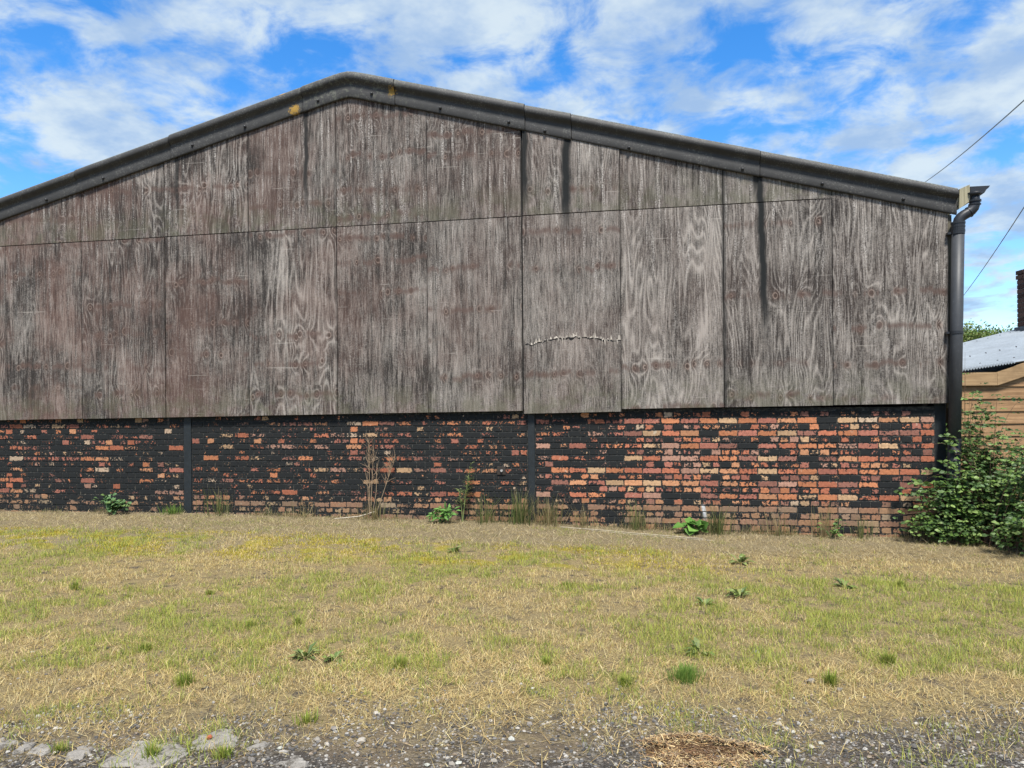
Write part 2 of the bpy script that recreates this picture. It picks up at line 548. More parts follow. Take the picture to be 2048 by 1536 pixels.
def mat_mortar():
    mt, g = material('black painted mortar')
    p = g.pos()
    Z = g.sep(p)[2]
    n1 = g.noise(p, 24, 5, .7)
    c = g.mix(g.ss(n1, .40, .70), (.008, .009, .010), (.06, .06, .054))
    c = g.mix(g.m('MULTIPLY', g.ss(n1, .56, .66), g.ss(Z, .7, .1, .15, .8)), c, (.22, .19, .14))
    finish(g, c, .8, n1, .6, .006)
    return mt


def mat_plain(name, colr, rough=.6, var=.35, scale=18, spec=.3, metal=0.0, bump=.2, scuff=None):
    mt, g = material(name)
    p = g.pos()
    n = g.noise(p, scale, 5, .65)
    n2 = g.noise(p, scale * 7, 3, .7)
    c = g.mix(g.lin(g.m('ADD', g.m('MULTIPLY', n, .6), g.m('MULTIPLY', n2, .4)), .3, .7), tuple(k * (1 - var) for k in colr), tuple(min(1, k * (1 + var)) for k in colr))
    if scuff:
        c = g.mix(g.ss(n2, .64, .72, 0, .7), c, scuff)
    finish(g, c, rough, n2, bump, .003, spec=spec, metal=metal)
    return mt


def mat_verge():
    mt, g = material('grey fibre cement verge')
    p = g.pos()
    X, Y, Z = g.sep(p)[:3]
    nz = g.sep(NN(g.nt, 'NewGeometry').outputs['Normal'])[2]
    n = g.noise(p, 5, 5, .6)
    n2 = g.noise(p, 60, 4, .75)
    c = g.mix(n, (.026, .026, .026), (.052, .051, .050))
    c = g.mix(g.m('MULTIPLY', g.ss(n2, .53, .64), g.ss(n, .40, .58, .05, .55)), c, (.17, .17, .155))
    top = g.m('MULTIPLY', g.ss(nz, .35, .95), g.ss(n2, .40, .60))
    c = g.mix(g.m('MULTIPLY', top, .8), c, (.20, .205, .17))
    lich = None
    for (x0, z0, r) in [(-4.46, 5.38, .07), (-3.13, 5.51, .05), (-6.38, 5.18, .06), (-4.62, 5.62, .05)]:
        dd = g.m('SQRT', g.m('ADD', g.m('POWER', g.m('ABSOLUTE', g.m('SUBTRACT', X, x0)), 2.0), g.m('POWER', g.m('ABSOLUTE', g.m('SUBTRACT', Z, z0)), 2.0)))
        k = g.ss(g.m('ADD', dd, g.m('MULTIPLY', g.m('SUBTRACT', g.noise(p, 42, 5, .8), .5), .26)), r, r * .75)
        lich = k if lich is None else g.m('MAXIMUM', lich, k)
    c = g.mix(g.m('MULTIPLY', lich, .9), c, g.mix(n2, (.22, .12, .012), (.42, .26, .05)))
    apex = g.m('MULTIPLY', g.ss(g.m('ABSOLUTE', g.m('ADD', X, 3.73)), 1.3, .3), g.ss(g.noise(p, 22, 5, .7), .52, .62))
    c = g.mix(g.m('MULTIPLY', apex, .45), c, (.15, .155, .12))
    finish(g, c, .62, n2, .15, .003, spec=.3)
    return mt


def mat_timber(name, c0, c1, axis=0):
    mt, g = material(name)
    o = g.sep(g.objc())
    s = [60, 60, 60]
    s[axis] = 2.2
    rn = g.m('MULTIPLY', g.rand(), 50.0)
    v = g.comb(g.m('MULTIPLY', o[0], s[0]), g.m('ADD', g.m('MULTIPLY', o[1], s[1]), rn), g.m('MULTIPLY', o[2], s[2]))
    n = g.noise(v, 1, 4, .6, .4)
    n2 = g.noise(g.objc(), 3.5, 4, .6)
    c = g.mix(g.lin(n, .25, .75), c0, c1)
    c = g.mix(g.ss(n2, .45, .75, 0, .5), c, tuple(k * .6 for k in c0))
    finish(g, c, .8, n, .4, .003, spec=.2)
    return mt


def mat_concrete():
    mt, g = material('broken concrete')
    p = g.pos()
    n = g.noise(p, 14, 6, .7)
    n2 = g.noise(p, 150, 3, .7)
    c = g.mix(g.lin(g.m('ADD', g.m('MULTIPLY', n, .5), g.m('MULTIPLY', n2, .5)), .3, .7), (.11, .10, .085), (.31, .29, .26))
    c = g.mix(g.ss(g.noise(p, 22, 5, .7), .52, .62, 0, .85), c, g.mix(n2, (.03, .027, .023), (.13, .115, .095)))
    finish(g, c, .9, g.m('ADD', n, n2), .7, .006, spec=.15)
    return mt


M_ground, M_ply, M_brick, M_mortar, M_verge = mat_ground(), mat_plywood(), mat_brick(), mat_mortar(), mat_verge()
M_black = mat_plain('black bitumen paint', (.014, .018, .021), .55, .4, 14, scuff=(.10, .095, .085))
M_void = mat_plain('dark backing', (.012, .012, .012), .9)
M_pipe = mat_plain('grey plastic pipe', (.040, .043, .048), .5, .22, 4, bump=.05, scuff=(.10, .105, .11))
M_pipeblack = mat_plain('black plastic', (.020, .022, .026), .4, .25, 6, bump=.05)
M_bolt = mat_plain('bolt cap', (.03, .031, .033), .4, .2)
M_grass = mat_tint('grass blades', .6, .42, .15)
M_leaf = mat_tint('leaves', .5, .22, .3, 60, .35)
M_stem = mat_tint('stems', .8)
M_stone = mat_tint('stones', .85, 0, .45, 120, .2)
M_chip = mat_tint('chips', .85, 0, .3, 90, .15)
M_eave = mat_timber('mossy grey timber', (.17, .155, .10), (.36, .33, .23), 2)
M_corner = mat_timber('dark corner board', (.06, .055, .04), (.16, .145, .11), 2)
M_shedboard = mat_timber('tan larch boards', (.15, .085, .042), (.36, .225, .12), 0)
M_fascia = mat_timber('fascia board', (.21, .135, .072), (.40, .275, .15), 0)
M_metal = mat_plain('galvanised sheet', (.20, .23, .26), .6, .2, 3, .3, .15, .05)
M_concrete = mat_concrete()
M_roof = mat_plain('fibre cement roof sheet', (.16, .16, .15), .85)
M_plainwall = mat_plain('rendered side wall', (.22, .2, .18), .9)

# ------------------------------------------------------------------ ground
def build_ground():
    xs = np.concatenate([[-900, -300, -100, -40, -22], np.linspace(-14, 9, 185), [16, 30, 100, 300, 900]])
    ys = np.concatenate([[-600, -150, -50, -20], np.linspace(-12, 1, 131), [8, 30, 80, 200, 500, 1500]])
    Xg, Yg = np.meshgrid(xs, ys)
    Zg = zg(Xg, Yg)
    Zg[np.abs(Yg) > 15] = -.1
    Zg[(np.abs(Xg) > 12.5)] = -.03
    V = np.stack([Xg, Yg, Zg], -1).reshape(-1, 3)
    nx, ny = len(xs), len(ys)
    i, j = np.meshgrid(np.arange(nx - 1), np.arange(ny - 1))
    a = (j * nx + i).ravel()
    F = np.concatenate([np.stack([a, a + 1, a + nx + 1], 1), np.stack([a, a + nx + 1, a + nx], 1)])
    o = link('ground', trimesh('ground', V, F, smooth=True), M_ground)
    tag(o, kind='structure')


build_ground()

# ------------------------------------------------------------------ barn
APX = -3.73
XR = 3.44            # right corner of the barn
XL = -10.9
barn = tag(empty('barn'), 'long low barn end with weathered plywood gable above black-painted brick', 'barn')


def zlow(x):
    return 5.507 - .262 * (math.sqrt((x - APX) ** 2 + .0025) - .03)


def zup(x):
    return 5.842 - .268 * (math.sqrt((x - APX) ** 2 + .008) - .02)


def zbot(x):
    return 1.353 + (x + 9) * .0098


def zseam(x):
    return 3.796 + (x + 9) * .0073


def build_barn():
    # brick backing (mortar) in three bays between the steel posts
    posts = [(-10.95, -10.83), (-6.147, -6.034), (-1.432, -1.340), (3.303, 3.44)]
    for k in range(3):
        x0, x1 = posts[k][1], posts[k + 1][0]
        box('mortar_bed', (x0, x1, .0055, .22, -.35, 1.44), M_mortar, barn)
    for k, (x0, x1) in enumerate(posts):
        y0 = -.012 if k < 3 else .05
        box('steel_post', (x0 + .002, x1 - .002, y0, .23, -.3, 3.4), M_black, barn, .006)
    # bricks
    P = .0757
    rows = []
    for k in range(3):
        x0, x1 = posts[k][1] + .004, posts[k + 1][0] - .004
        dz0 = [-.03, -.012, 0][k]
        for r in range(-1, 19):
            zt = 1.327 + dz0 - r * P
            if zt < -.12:
                break
            stretch = r % 2 == 0
            pitch = .2255 if stretch else .1125
            x = x0 - (.06 if stretch else 0.0) * (1 if k != 2 else .55)
            first = True
            while x < x1 - .03:
                a, b = max(x, x0), min(x + pitch, x1)
                if b - a > .04:
                    rows.append((k, r, a + .005, b - .005, zt - P + .0055, zt - .0055, stretch))
                x += pitch
    pal = [((.46, .165, .065), 5), ((.40, .125, .06), 5), ((.47, .21, .095), 3), ((.44, .27, .14), 2.2), ((.33, .115, .075), 4), ((.24, .10, .07), 3),
           ((.42, .30, .20), 1.0), ((.36, .19, .13), 2)]
    w = np.array([p[1] for p in pal])
    w = w / w.sum()
    info = []
    for (k, r, a, b, z0, z1, st) in rows:
        xm, zm = (a + b) / 2, (z0 + z1) / 2
        c = np.array(pal[rng.choice(len(pal), p=w)][0]) * rng.uniform(.75, 1.1) * (.85 if k < 2 else 1.0)
        c = c * .88 + c.mean() * .12
        big = fnoise(np.array([xm]), np.array([zm * 2.2]), .75, 20)[0] - .5
        m = [.81, .85, .47][k] + big * .75
        if k == 2:
            m += -.15 if st else .12
            m += .16 * max(0, (0.4 - xm) / 1.8)
            m += .10 if xm < .2 and zm > .8 else 0
        else:
            m += -.12 if st else .08
            if k == 1 and xm > -2.6:
                m -= .18
            if k == 0 and .4 < zm < .95 and xm < -7.2:
                m -= .14
            if k == 1 and zm < .33:
                m -= .2
        if zm < .3:
            m -= .16
        cv = rng.normal(m, .17)
        if rng.random() < .10:
            cv = 1.1
        if rng.random() < (.16 if k == 2 and st else .05):
            cv = .2
        cv = float(np.clip(cv, .05, 1.15))
        info.append((a, b, z0, z1, rng.uniform(-.002, .002), (*c, cv)))
    # projected size from where one stands: nearest (right-hand) bricks and stretchers are the largest
    area = [(b - a) * (z1 - z0) / (9.4 - .168 * a) ** 3 if z1 > .02 else 0 for (a, b, z0, z1, _, _) in info]
    order = np.argsort(area)[::-1]
    single = set(int(i) for i in order[:300])

    def brick_geo(a, b, z0, z1, yo):
        e = .0025
        jit = rng.uniform(-.0014, .0014, 8)
        V = [(a, .06, z0), (b, .06, z0), (b, .06, z1), (a, .06, z1),
             (a, yo + .0025, z0), (b, yo + .0025, z0), (b, yo + .0025, z1), (a, yo + .0025, z1),
             (a + e + jit[0], yo, z0 + e + jit[4]), (b - e + jit[1], yo, z0 + e + jit[5]), (b - e + jit[2], yo, z1 - e + jit[6]), (a + e + jit[3], yo, z1 - e + jit[7])]
        F = [(8, 9, 10, 11), (4, 5, 9, 8), (5, 6, 10, 9), (6, 7, 11, 10), (7, 4, 8, 11), (0, 1, 5, 4), (1, 2, 6, 5), (2, 3, 7, 6), (3, 0, 4, 7)]
        return V, F
    rest, rest_loc = Acc(), []

    def put_loc(me, L):
        at = me.color_attributes.new('face_uv', 'FLOAT_COLOR', 'POINT')
        at.data.foreach_set('color', np.asarray(L, dtype=np.float32).ravel())
        return me
    for i, (a, b, z0, z1, yo, c) in enumerate(info):
        V, F = brick_geo(a, b, z0, z1, yo)
        L = [((v[0] - a) / (b - a), (v[2] - z0) / (z1 - z0), b - a, z1 - z0) for v in V]
        if i in single:
            link('brick', put_loc(pymesh('brick', V, F, [c] * len(V)), L), M_brick, barn)
        else:
            rest_loc += L
            rest.quadfaces(V, F, np.array([c] * len(V)))
    tag(link('brickwork', put_loc(rest.mesh('brickwork'), rest_loc), M_brick, barn), kind='stuff')
    # iron tie plate on the middle bay
    pl = box('tie_plate', (-1.825, -1.715, -.012, .01, .622, .728), mat_plain('rusty black iron', (.03, .024, .02), .7, .5, 30), barn, .003)
    V, F = tube([(-1.765, .0, .676), (-1.765, -.035, .676)], .016, 8)
    link('bolt', pymesh('bolt', V, F), mat_plain('bolt steel', (.3, .29, .28), .5), pl)

    # plywood backing frame and panels
    v, f = prism([(XL, 1.46), (XR - .02, 1.50), (XR - .02, 3.55), (APX, 5.45), (XL, 3.6)], -.046, .0)
    link('backing', pymesh('backing', v, f), M_void, barn)
    edges = [-10.9, -10.06, -8.835, -7.635, -6.372, -5.145, -3.913, -2.698, -1.482, -.265, .951, 2.181, 3.430]
    for k in range(len(edges) - 1):
        a, b = edges[k], edges[k + 1]
        g0 = .004 + [0, .003, .0, .002, .014, .001, .003, 0, .014, .002, .003, .001][k]
        yf = -.070 + [.0, .003, -.002, .001, -.006, -.004, -.001, .002, -.016, -.001, .001, -.003][k]
        lo = (-.036, -.030) if k == 8 else ((rng.uniform(-.005, .004),) * 2)
        tilt = rng.uniform(-.003, .003)
        poly = [(a + g0, zbot(a) + lo[0]), (b - .002, zbot(b) + lo[1]), (b - .002 + tilt, min(zseam(b) - .006, zlow(b) + .12)),
                (a + g0 + tilt, min(zseam(a) - .006, zlow(a) + .12))]
        if k == 11:
            xi = 2.6
            poly = [poly[0], poly[1], (b - .002, zlow(b) + .12), (xi, zlow(xi) + .12), (xi - .6, zseam(xi - .6) - .006), (a + g0, zseam(a) - .006)]
        V, F = prism([(x - a, z - zbot(a)) for x, z in poly], 0, .018)
        link('plywood_panel', pymesh('plywood_panel', V, F), M_ply, barn, (a, yf, zbot(a)))
        # upper row, cut to the rake
        if k < 11:
            yu = yf + rng.uniform(-.004, .004) + .004
            a2, b2 = a + rng.uniform(-.004, .004), b
            top = [(b2 - .002, zlow(b2) + .12)]
            if a2 < APX < b2:
                top.append((APX, zlow(APX) + .12))
            top.append((a2 + g0, zlow(a2) + .12))
            if k == 10:      # wedge that runs out under the verge
                top = [(b2 - .002, min(zlow(b2) + .12, 4.4)), (a2 + g0, zlow(a2) + .12)]
            poly = [(a2 + g0, zseam(a2) + .006), (b2 - .002, zseam(b2) + .006)] + top
            V, F = prism([(x - a2, z - zseam(a2)) for x, z in poly], 0, .018)
            link('plywood_panel', pymesh('plywood_panel', V, F), M_ply, barn, (a2, yu, zseam(a2)))
    # last sliver of the upper row
    a = 2.181
    V, F = prism([(x - a, z - zseam(a)) for x, z in [(a + .003, zseam(a) + .006), (2.75, zseam(2.75) + .006), (2.75, zlow(2.75) + .12), (a + .003, zlow(a) + .12)]], 0, .018)
    link('plywood_panel', pymesh('plywood_panel', V, F), M_ply, barn, (a, -.0675, zseam(a)))
    # torn veneer with its open crack
    yc = -.0865
    xs = np.linspace(-1.44, -.27, 60)
    base = np.interp(xs, [-1.447, -1.40, -1.36, -1.258, -1.071, -.823, -.65, -.518, -.40, -.275], [2.262, 2.255, 2.243, 2.284, 2.315, 2.334, 2.322, 2.300, 2.285, 2.280])
    nn = rng.normal(0, .006, 60)
    nn2 = np.abs(rng.normal(0, .010, 60)) + .005
    gap = pymesh('split', [(x, yc - .002, z + n) for x, z, n in zip(xs, base, nn)] + [(x, yc - .002, z + n - m) for x, z, n, m in zip(xs, base, nn, nn2)],
                 [(i, i + 60, i + 61, i + 1) for i in range(59)])
    so = link('split', gap, M_void, barn)
    A = Acc()
    x = -1.43
    while x < -.29:
        wd = rng.gamma(2.2, .006) + .004
        zc = np.interp(x, xs, base) + np.interp(x, xs, nn)
        h = min(abs(rng.normal(0, .032)) + .01, .075)
        k = rng.random()
        t = rng.uniform(.18, .46)
        cc = np.array([t, t * .90, t * .78])
        if k < .55:      # bleached strip above the split, its lower edge lifted
            A.add([(x + wd * rng.uniform(0, .5), yc - .0005, zc + h), (x + wd * rng.uniform(.5, .9), yc - .0005, zc + h * rng.uniform(.2, 1)), (x + wd, yc - .006, zc + rng.uniform(-.004, .006)), (x, yc - .008, zc + rng.uniform(-.006, .004))],
                  [(0, 1, 2), (0, 2, 3)], cc)
        if k > .62 and rng.random() < .5:       # hanging splinter
            A.add([(x, yc - .003, zc + .004), (x + wd * .7, yc - .003, zc + .004), (x + wd * rng.uniform(0, .6), yc - .006, zc - h * 1.2)], [(0, 2, 1)], cc)
        x += wd * rng.uniform(.5, 1.0)
    link('torn_veneer', A.mesh('torn_veneer'), M_chip, barn)
    # corner board beside the last sheet
    box('corner_board', (3.432, 3.475, -.058, .02, 1.42, 3.62), M_corner, barn, .003)

    # verge pieces
    prof = [(-.080, -.02), (-.098, .0), (-.106, .05), (-.103, .28), (-.100, .47), (-.108, .53), (-.132, .585), (-.152, .64), (-.163, .71), (-.163, .80),
            (-.150, .89), (-.125, .955), (-.085, .99), (-.03, 1.0), (.10, 1.0), (.10, .9), (-.06, .9), (-.075, .5)]
    cuts = [-11.2, -7.66, -6.24, -4.345, -3.095, -1.42, -.845, 1.375, 3.515]
    for k in range(len(cuts) - 1):
        x0, x1 = cuts[k], cuts[k + 1]
        n = 15 if x0 < APX < x1 else max(3, int((x1 - x0) / .25))
        st = np.linspace(x0 + .005, x1 - .005, n)
        V, F = [], []
        m = len(prof)
        # each piece laps over the one below it, so it stands a little proud at its lower end
        low0 = x0 < APX
        sag = rng.uniform(-.004, .004)
        for s in st:
            t = (s - x0) / (x1 - x0)
            if x0 < APX < x1:
                grow = .007
            else:
                grow = .010 * ((1 - t) if low0 else t) - .002
            zl, zu = zlow(s) + sag, zup(s) + sag
            for (y, q) in prof:
                V.append((s, y - grow if y < .05 else y, zl + (zu - zl) * q + (grow * .6 if q > .5 else -grow * .6)))
        for i in range(n - 1):
            for q in range(m):
                q2 = (q + 1) % m
                F.append((i * m + q, (i + 1) * m + q, (i + 1) * m + q2, i * m + q2))
        F.append(tuple(range(m)))
        F.append(tuple(range((n - 1) * m + m - 1, (n - 1) * m - 1, -1)))
        me = pymesh('verge_piece', V, F, smooth=True)
        vo = link('verge_piece', me, M_verge, barn)
        if k < len(cuts) - 2:
            V3, F3 = [], []
            for s in (x1 - .03, x1 + .03):
                for (y, q) in prof:
                    V3.append((s, y + .006 if y < .05 else y - .01, zlow(s) + (zup(s) - zlow(s)) * (.03 + q * .94)))
            F3 = [(q, m + q, m + (q + 1) % m, (q + 1) % m) for q in range(m)]
            link('joint_shade_strip', pymesh('joint_shade_strip', V3, F3), M_void, vo)  # black strip added so the gap between verge pieces looks shaded
        md = vo.modifiers.new('es', 'EDGE_SPLIT')
        md.split_angle = R(38)
        for (bx, bz) in [(-8.132, 4.401), (-7.248, 4.647), (-5.915, 5.011), (-5.156, 5.206), (-4.131, 5.472), (-3.402, 5.507), (-2.498, 5.255),
                         (-1.621, 5.016), (-1.171, 4.873), (-.148, 4.602), (1.177, 4.262), (2.069, 4.039), (2.947, 3.812)]:
            if x0 <= bx < x1:
                V2, F2 = tube([(bx, -.09, bz), (bx, -.122, bz), (bx, -.134, bz), (bx, -.139, bz)], [.019, .019, .013, .004], 10)
                link('bolt', pymesh('bolt', V2, F2, smooth=True), M_bolt, vo)
    # roof, side and rear walls
    for s in (-1, 1):
        xe = XL - .35 if s < 0 else 3.60
        zt = 5.76
        ze = zt - .268 * abs(xe - APX)
        V = []
        n = 2
        for y in (.06, 24):
            V += [(APX, y, zt), (xe, y, ze), (xe, y, ze - .05), (APX, y, zt - .05)]
        F = [(0, 1, 2, 3), (7, 6, 5, 4), (0, 4, 5, 1), (1, 5, 6, 2), (2, 6, 7, 3), (3, 7, 4, 0)]
        link('roof', pymesh('roof', V, F), M_roof, barn)
    box('side_wall', (3.25, XR, .24, 23.8, -.4, 3.55), M_plainwall, barn)
    box('side_wall', (XL, XL + .2, .24, 23.8, -.4, 3.55), M_plainwall, barn)
    v, f = prism([(XL + .21, -.4), (3.24, -.4), (3.24, 3.5), (APX, 5.6), (XL + .21, 3.5)], 23.5, 23.7)
    link('rear_wall', pymesh('rear_wall', v, f), M_plainwall, barn)

    # eaves board end, gutter and downpipe
    v, f = prism([(3.520, 3.66), (3.632, 3.745), (3.632, 3.93), (3.525, 3.885)], -.150, -.11)
    link('eaves_board', pymesh('eaves_board', v, f), M_eave, barn)
    box('eaves_board', (3.590, 3.630, -.108, 23.6, 3.735, 3.90), M_eave, barn)
    op = [(3.634, 3.905), (3.634, 3.795), (3.70, 3.793), (3.745, 3.803), (3.780, 3.828), (3.800, 3.862), (3.822, 3.880), (3.838, 3.905)]
    ip = [(x + (.004 if i < 2 else (-.004 if i > 3 else 0)), z + (.004 if 0 < i < 7 else 0)) for i, (x, z) in enumerate(op)]
    ring = op + ip[::-1]
    v, f = prism(ring, -.15, 23.6)
    gut = link('gutter', pymesh('gutter', v, f), M_pipeblack, barn)
    v, f = prism(op, -.158, -.151)
    link('stop_end', pymesh('stop_end', v, f), M_pipeblack, gut)
    yp = -.135
    T = lambda pts: [(x, yp, z) for x, z in pts]
    V, F = tube(T([(3.414, gz(3.41, -.13) - .05), (3.459, 1.06)]), .069, 20)
    link('downpipe_foot', pymesh('downpipe_foot', V, F, smooth=True), M_pipeblack, barn)
    V, F = tube(T([(3.459, 1.062), (3.487, 2.27), (3.513, 3.43)]), .0655, 20)
    dp = link('downpipe', pymesh('downpipe', V, F, smooth=True), M_pipe, barn)
    bend = [(3.692, 3.812), (3.690, 3.76), (3.686, 3.705), (3.675, 3.672), (3.650, 3.640), (3.615, 3.615), (3.575, 3.593), (3.545, 3.570), (3.523, 3.540), (3.515, 3.505), (3.513, 3.425)]
    V, F = tube(T(bend), [.046, .050, .056, .057, .057, .057, .057, .057, .057, .058, .058], 18)
    ob = link('offset_bend', pymesh('offset_bend', V, F, smooth=True), M_pipeblack, dp)
    V, F = tube(T([(3.69, 3.80), (3.69, 3.835)]), [.052, .085], 18)
    link('gutter_outlet', pymesh('gutter_outlet', V, F, smooth=True), M_pipeblack, gut)
    for (x0, z0, x1, z1, rr) in [(3.513, 3.495, 3.513, 3.515, .075), (3.513, 3.458, 3.513, 3.472, .073), (3.512, 3.405, 3.512, 3.425, .073),
                                 (3.6875, 3.735, 3.6875, 3.755, .066), (3.6865, 3.700, 3.6865, 3.712, .064), (3.633, 3.626, 3.624, 3.620, .063)]:
        V, F = tube(T([(x0, z0), (x1, z1)]), rr, 18)
        link('collar', pymesh('collar', V, F), M_pipeblack, dp)
    V, F = tube(T([(3.5125, 3.428), (3.5135, 3.50)]), .070, 18)
    link('collar', pymesh('collar', V, F), M_pipeblack, dp)
    for (x, z) in [(3.487, 2.272), (3.51, 3.395), (3.459, 1.06)]:
        V, F = tube(T([(x, z - .016), (x, z + .016)]), .0715, 18)
        pc = link('pipe_clip', pymesh('pipe_clip', V, F), M_pipeblack, dp)
        box('clip_arm', (x - .105, x - .05, yp - .004, -.06 if z > 1.4 else .06, z - .012, z + .012), M_pipeblack, dp)


build_barn()


# ------------------------------------------------------------------ boarded outbuilding next door
C0 = Vector((0, -9.5318, 0))
FWD = Vector((-math.sin(YAW), math.cos(YAW), 0))
RGT = Vector((math.cos(YAW), math.sin(YAW), 0))


def out_of(u, w, z=0.0):
    return C0 + RGT * u + FWD * w + Vector((0, 0, z))


def build_shed():
    shed = tag(empty('boarded_outbuilding', out_of(5.47, 9.4), YAW), 'tan boarded outbuilding with pale corrugated roof behind brambles', 'outbuilding')
    W = 4.6
    core_v, core_f = prism([(.02, -.3), (W, -.3), (W, 1.88 + .245 * W - .2), (.02, 1.70)], .03, 3.0)
    # left wall follows the barn side, so nothing meets the barn
    core_v = [(x + (math.tan(YAW) * y if x < 1 else 0), y, z) for x, y, z in core_v]
    link('wall', pymesh('wall', core_v, core_f), mat_plain('dark timber core', (.05, .035, .02), .9), shed)
    p = .151
    top = 1.69
    for k in range(18):
        z1 = top - .012 + p * 4 - k * p
        z0 = z1 - p
        if z0 < -.25:
            break
        xa = 0.0 if z1 <= top + .01 else .425 + (z0 - top + .02) / .33
        if xa > W:
            continue
        V = [(xa, -.022, z0), (W, -.022, z0), (W, .02, z0), (xa, .02, z0), (xa, -.004, z1 + .01), (W, -.004, z1 + .01), (W, .02, z1 + .01), (xa, .02, z1 + .01)]
        link('board', pymesh('board', V, BOXF), M_shedboard, shed)
    v, f = prism([(-.06, 1.692), (.425, 1.690), (.425, 1.850), (-.06, 1.852)], -.06, -.03)
    link('fascia_board', pymesh('fascia_board', v, f), M_fascia, shed)
    v, f = prism([(.427, 1.690), (W, 1.690 + .325 * (W - .427)), (W, 1.850 + .335 * (W - .427)), (.427, 1.850)], -.062, -.03)
    link('fascia_board', pymesh('fascia_board', v, f), M_fascia, shed)
    # roof sheet: corrugations run up the slope
    pl = lambda x, y: 1.882 + (.15 + .031 * y) * x + .035 * y
    ys = np.arange(-.05, 3.16, .076 / 6)
    xs = np.linspace(-.08, W, 3)
    V, F = [], []
    for y in ys:
        for x in xs:
            xo = x + (math.tan(YAW) * y if x < 1 else 0)
            V.append((xo, y, pl(xo, y) + .020 * math.sin(2 * math.pi * y / .11)))
    for i in range(len(ys) - 1):
        for j in range(2):
            F.append((i * 3 + j, i * 3 + j + 1, (i + 1) * 3 + j + 1, (i + 1) * 3 + j))
    rf = link('roof', pymesh('roof', V, F, smooth=True), M_metal, shed)
    # crimped edge strip along the near verge
    xs2 = np.arange(-.08, .66, .0058)
    V, F = [], []
    for x in xs2:
        w_ = .009 * math.sin(2 * math.pi * x / .035)
        V += [(x, -.085, pl(x, -.085) - .01 + w_), (x, .05, pl(x, .05) + .018 + w_ * .4)]
    for i in range(len(xs2) - 1):
        F.append((2 * i, 2 * i + 2, 2 * i + 3, 2 * i + 1))
    link('crimped_edge', pymesh('crimped_edge', V, F, smooth=True), M_metal, shed)
    V, F = tube([(0, 0, -.004), (0, 0, .012), (0, 0, .02)], [.012, .012, .004], 8)
    sm = pymesh('screw', V, F)
    sm.materials.append(M_bolt)
    for yy, x0, x1, n in ((.28, .0, 1.9, 10), (1.45, .55, 3.0, 12), (2.9, 1.2, 4.0, 16)):
        for q in range(n):
            x = x0 + (x1 - x0) * q / (n - 1) + rng.uniform(-.03, .03)
            link('screw', sm, None, rf, (x, yy, pl(x, yy) + .006))
    # chimney rising through the far side of the roof
    cx0, cx1, cy0, cy1 = 2.68, 3.45, 2.55, 3.0
    ch = box('chimney', (cx0 + .012, cx1 - .012, cy0 + .012, cy1 - .012, 0, 3.60), mat_plain('pale mortar', (.42, .39, .35), .9), shed)
    Mcb = mat_tint('chimney brick', .9, 0, .4, 50)
    box('flashing', (cx0 - .03, cx1 + .03, cy0 - .03, cy1 + .02, 2.45, 2.70), mat_plain('lead', (.13, .14, .15), .6), ch)
    z = 2.71
    r = 0
    while z < 3.56:
        out = .02 if z > 3.40 else 0.0
        n = 4
        pit = (cx1 - cx0) / n
        off = (r % 2) * pit / 2
        xs = [cx0 + i * pit - off for i in range(n + 2)]
        for i in range(n + 1):
            a, b = max(xs[i], cx0), min(xs[i + 1], cx1)
            if b - a < .05:
                continue
            c = np.array([.19, .105, .075]) * rng.uniform(.6, 1.25)
            V = boxv(a + .004 - (out if a == cx0 else 0), b - .004, cy0 - out, cy0 + .1, z, z + .062)
            link('brick', pymesh('brick', V, BOXF, [(*c, 1)] * 8), Mcb, ch)
        for i in range(2):
            a = cy0 + .105 + i * .17
            c = np.array([.19, .105, .075]) * rng.uniform(.6, 1.25)
            V = boxv(cx0 - out, cx0 + .1, a + .004, a + .162, z, z + .062)
            link('brick', pymesh('brick', V, BOXF, [(*c, 1)] * 8), Mcb, ch)
        z += .0755
        r += 1


build_shed()


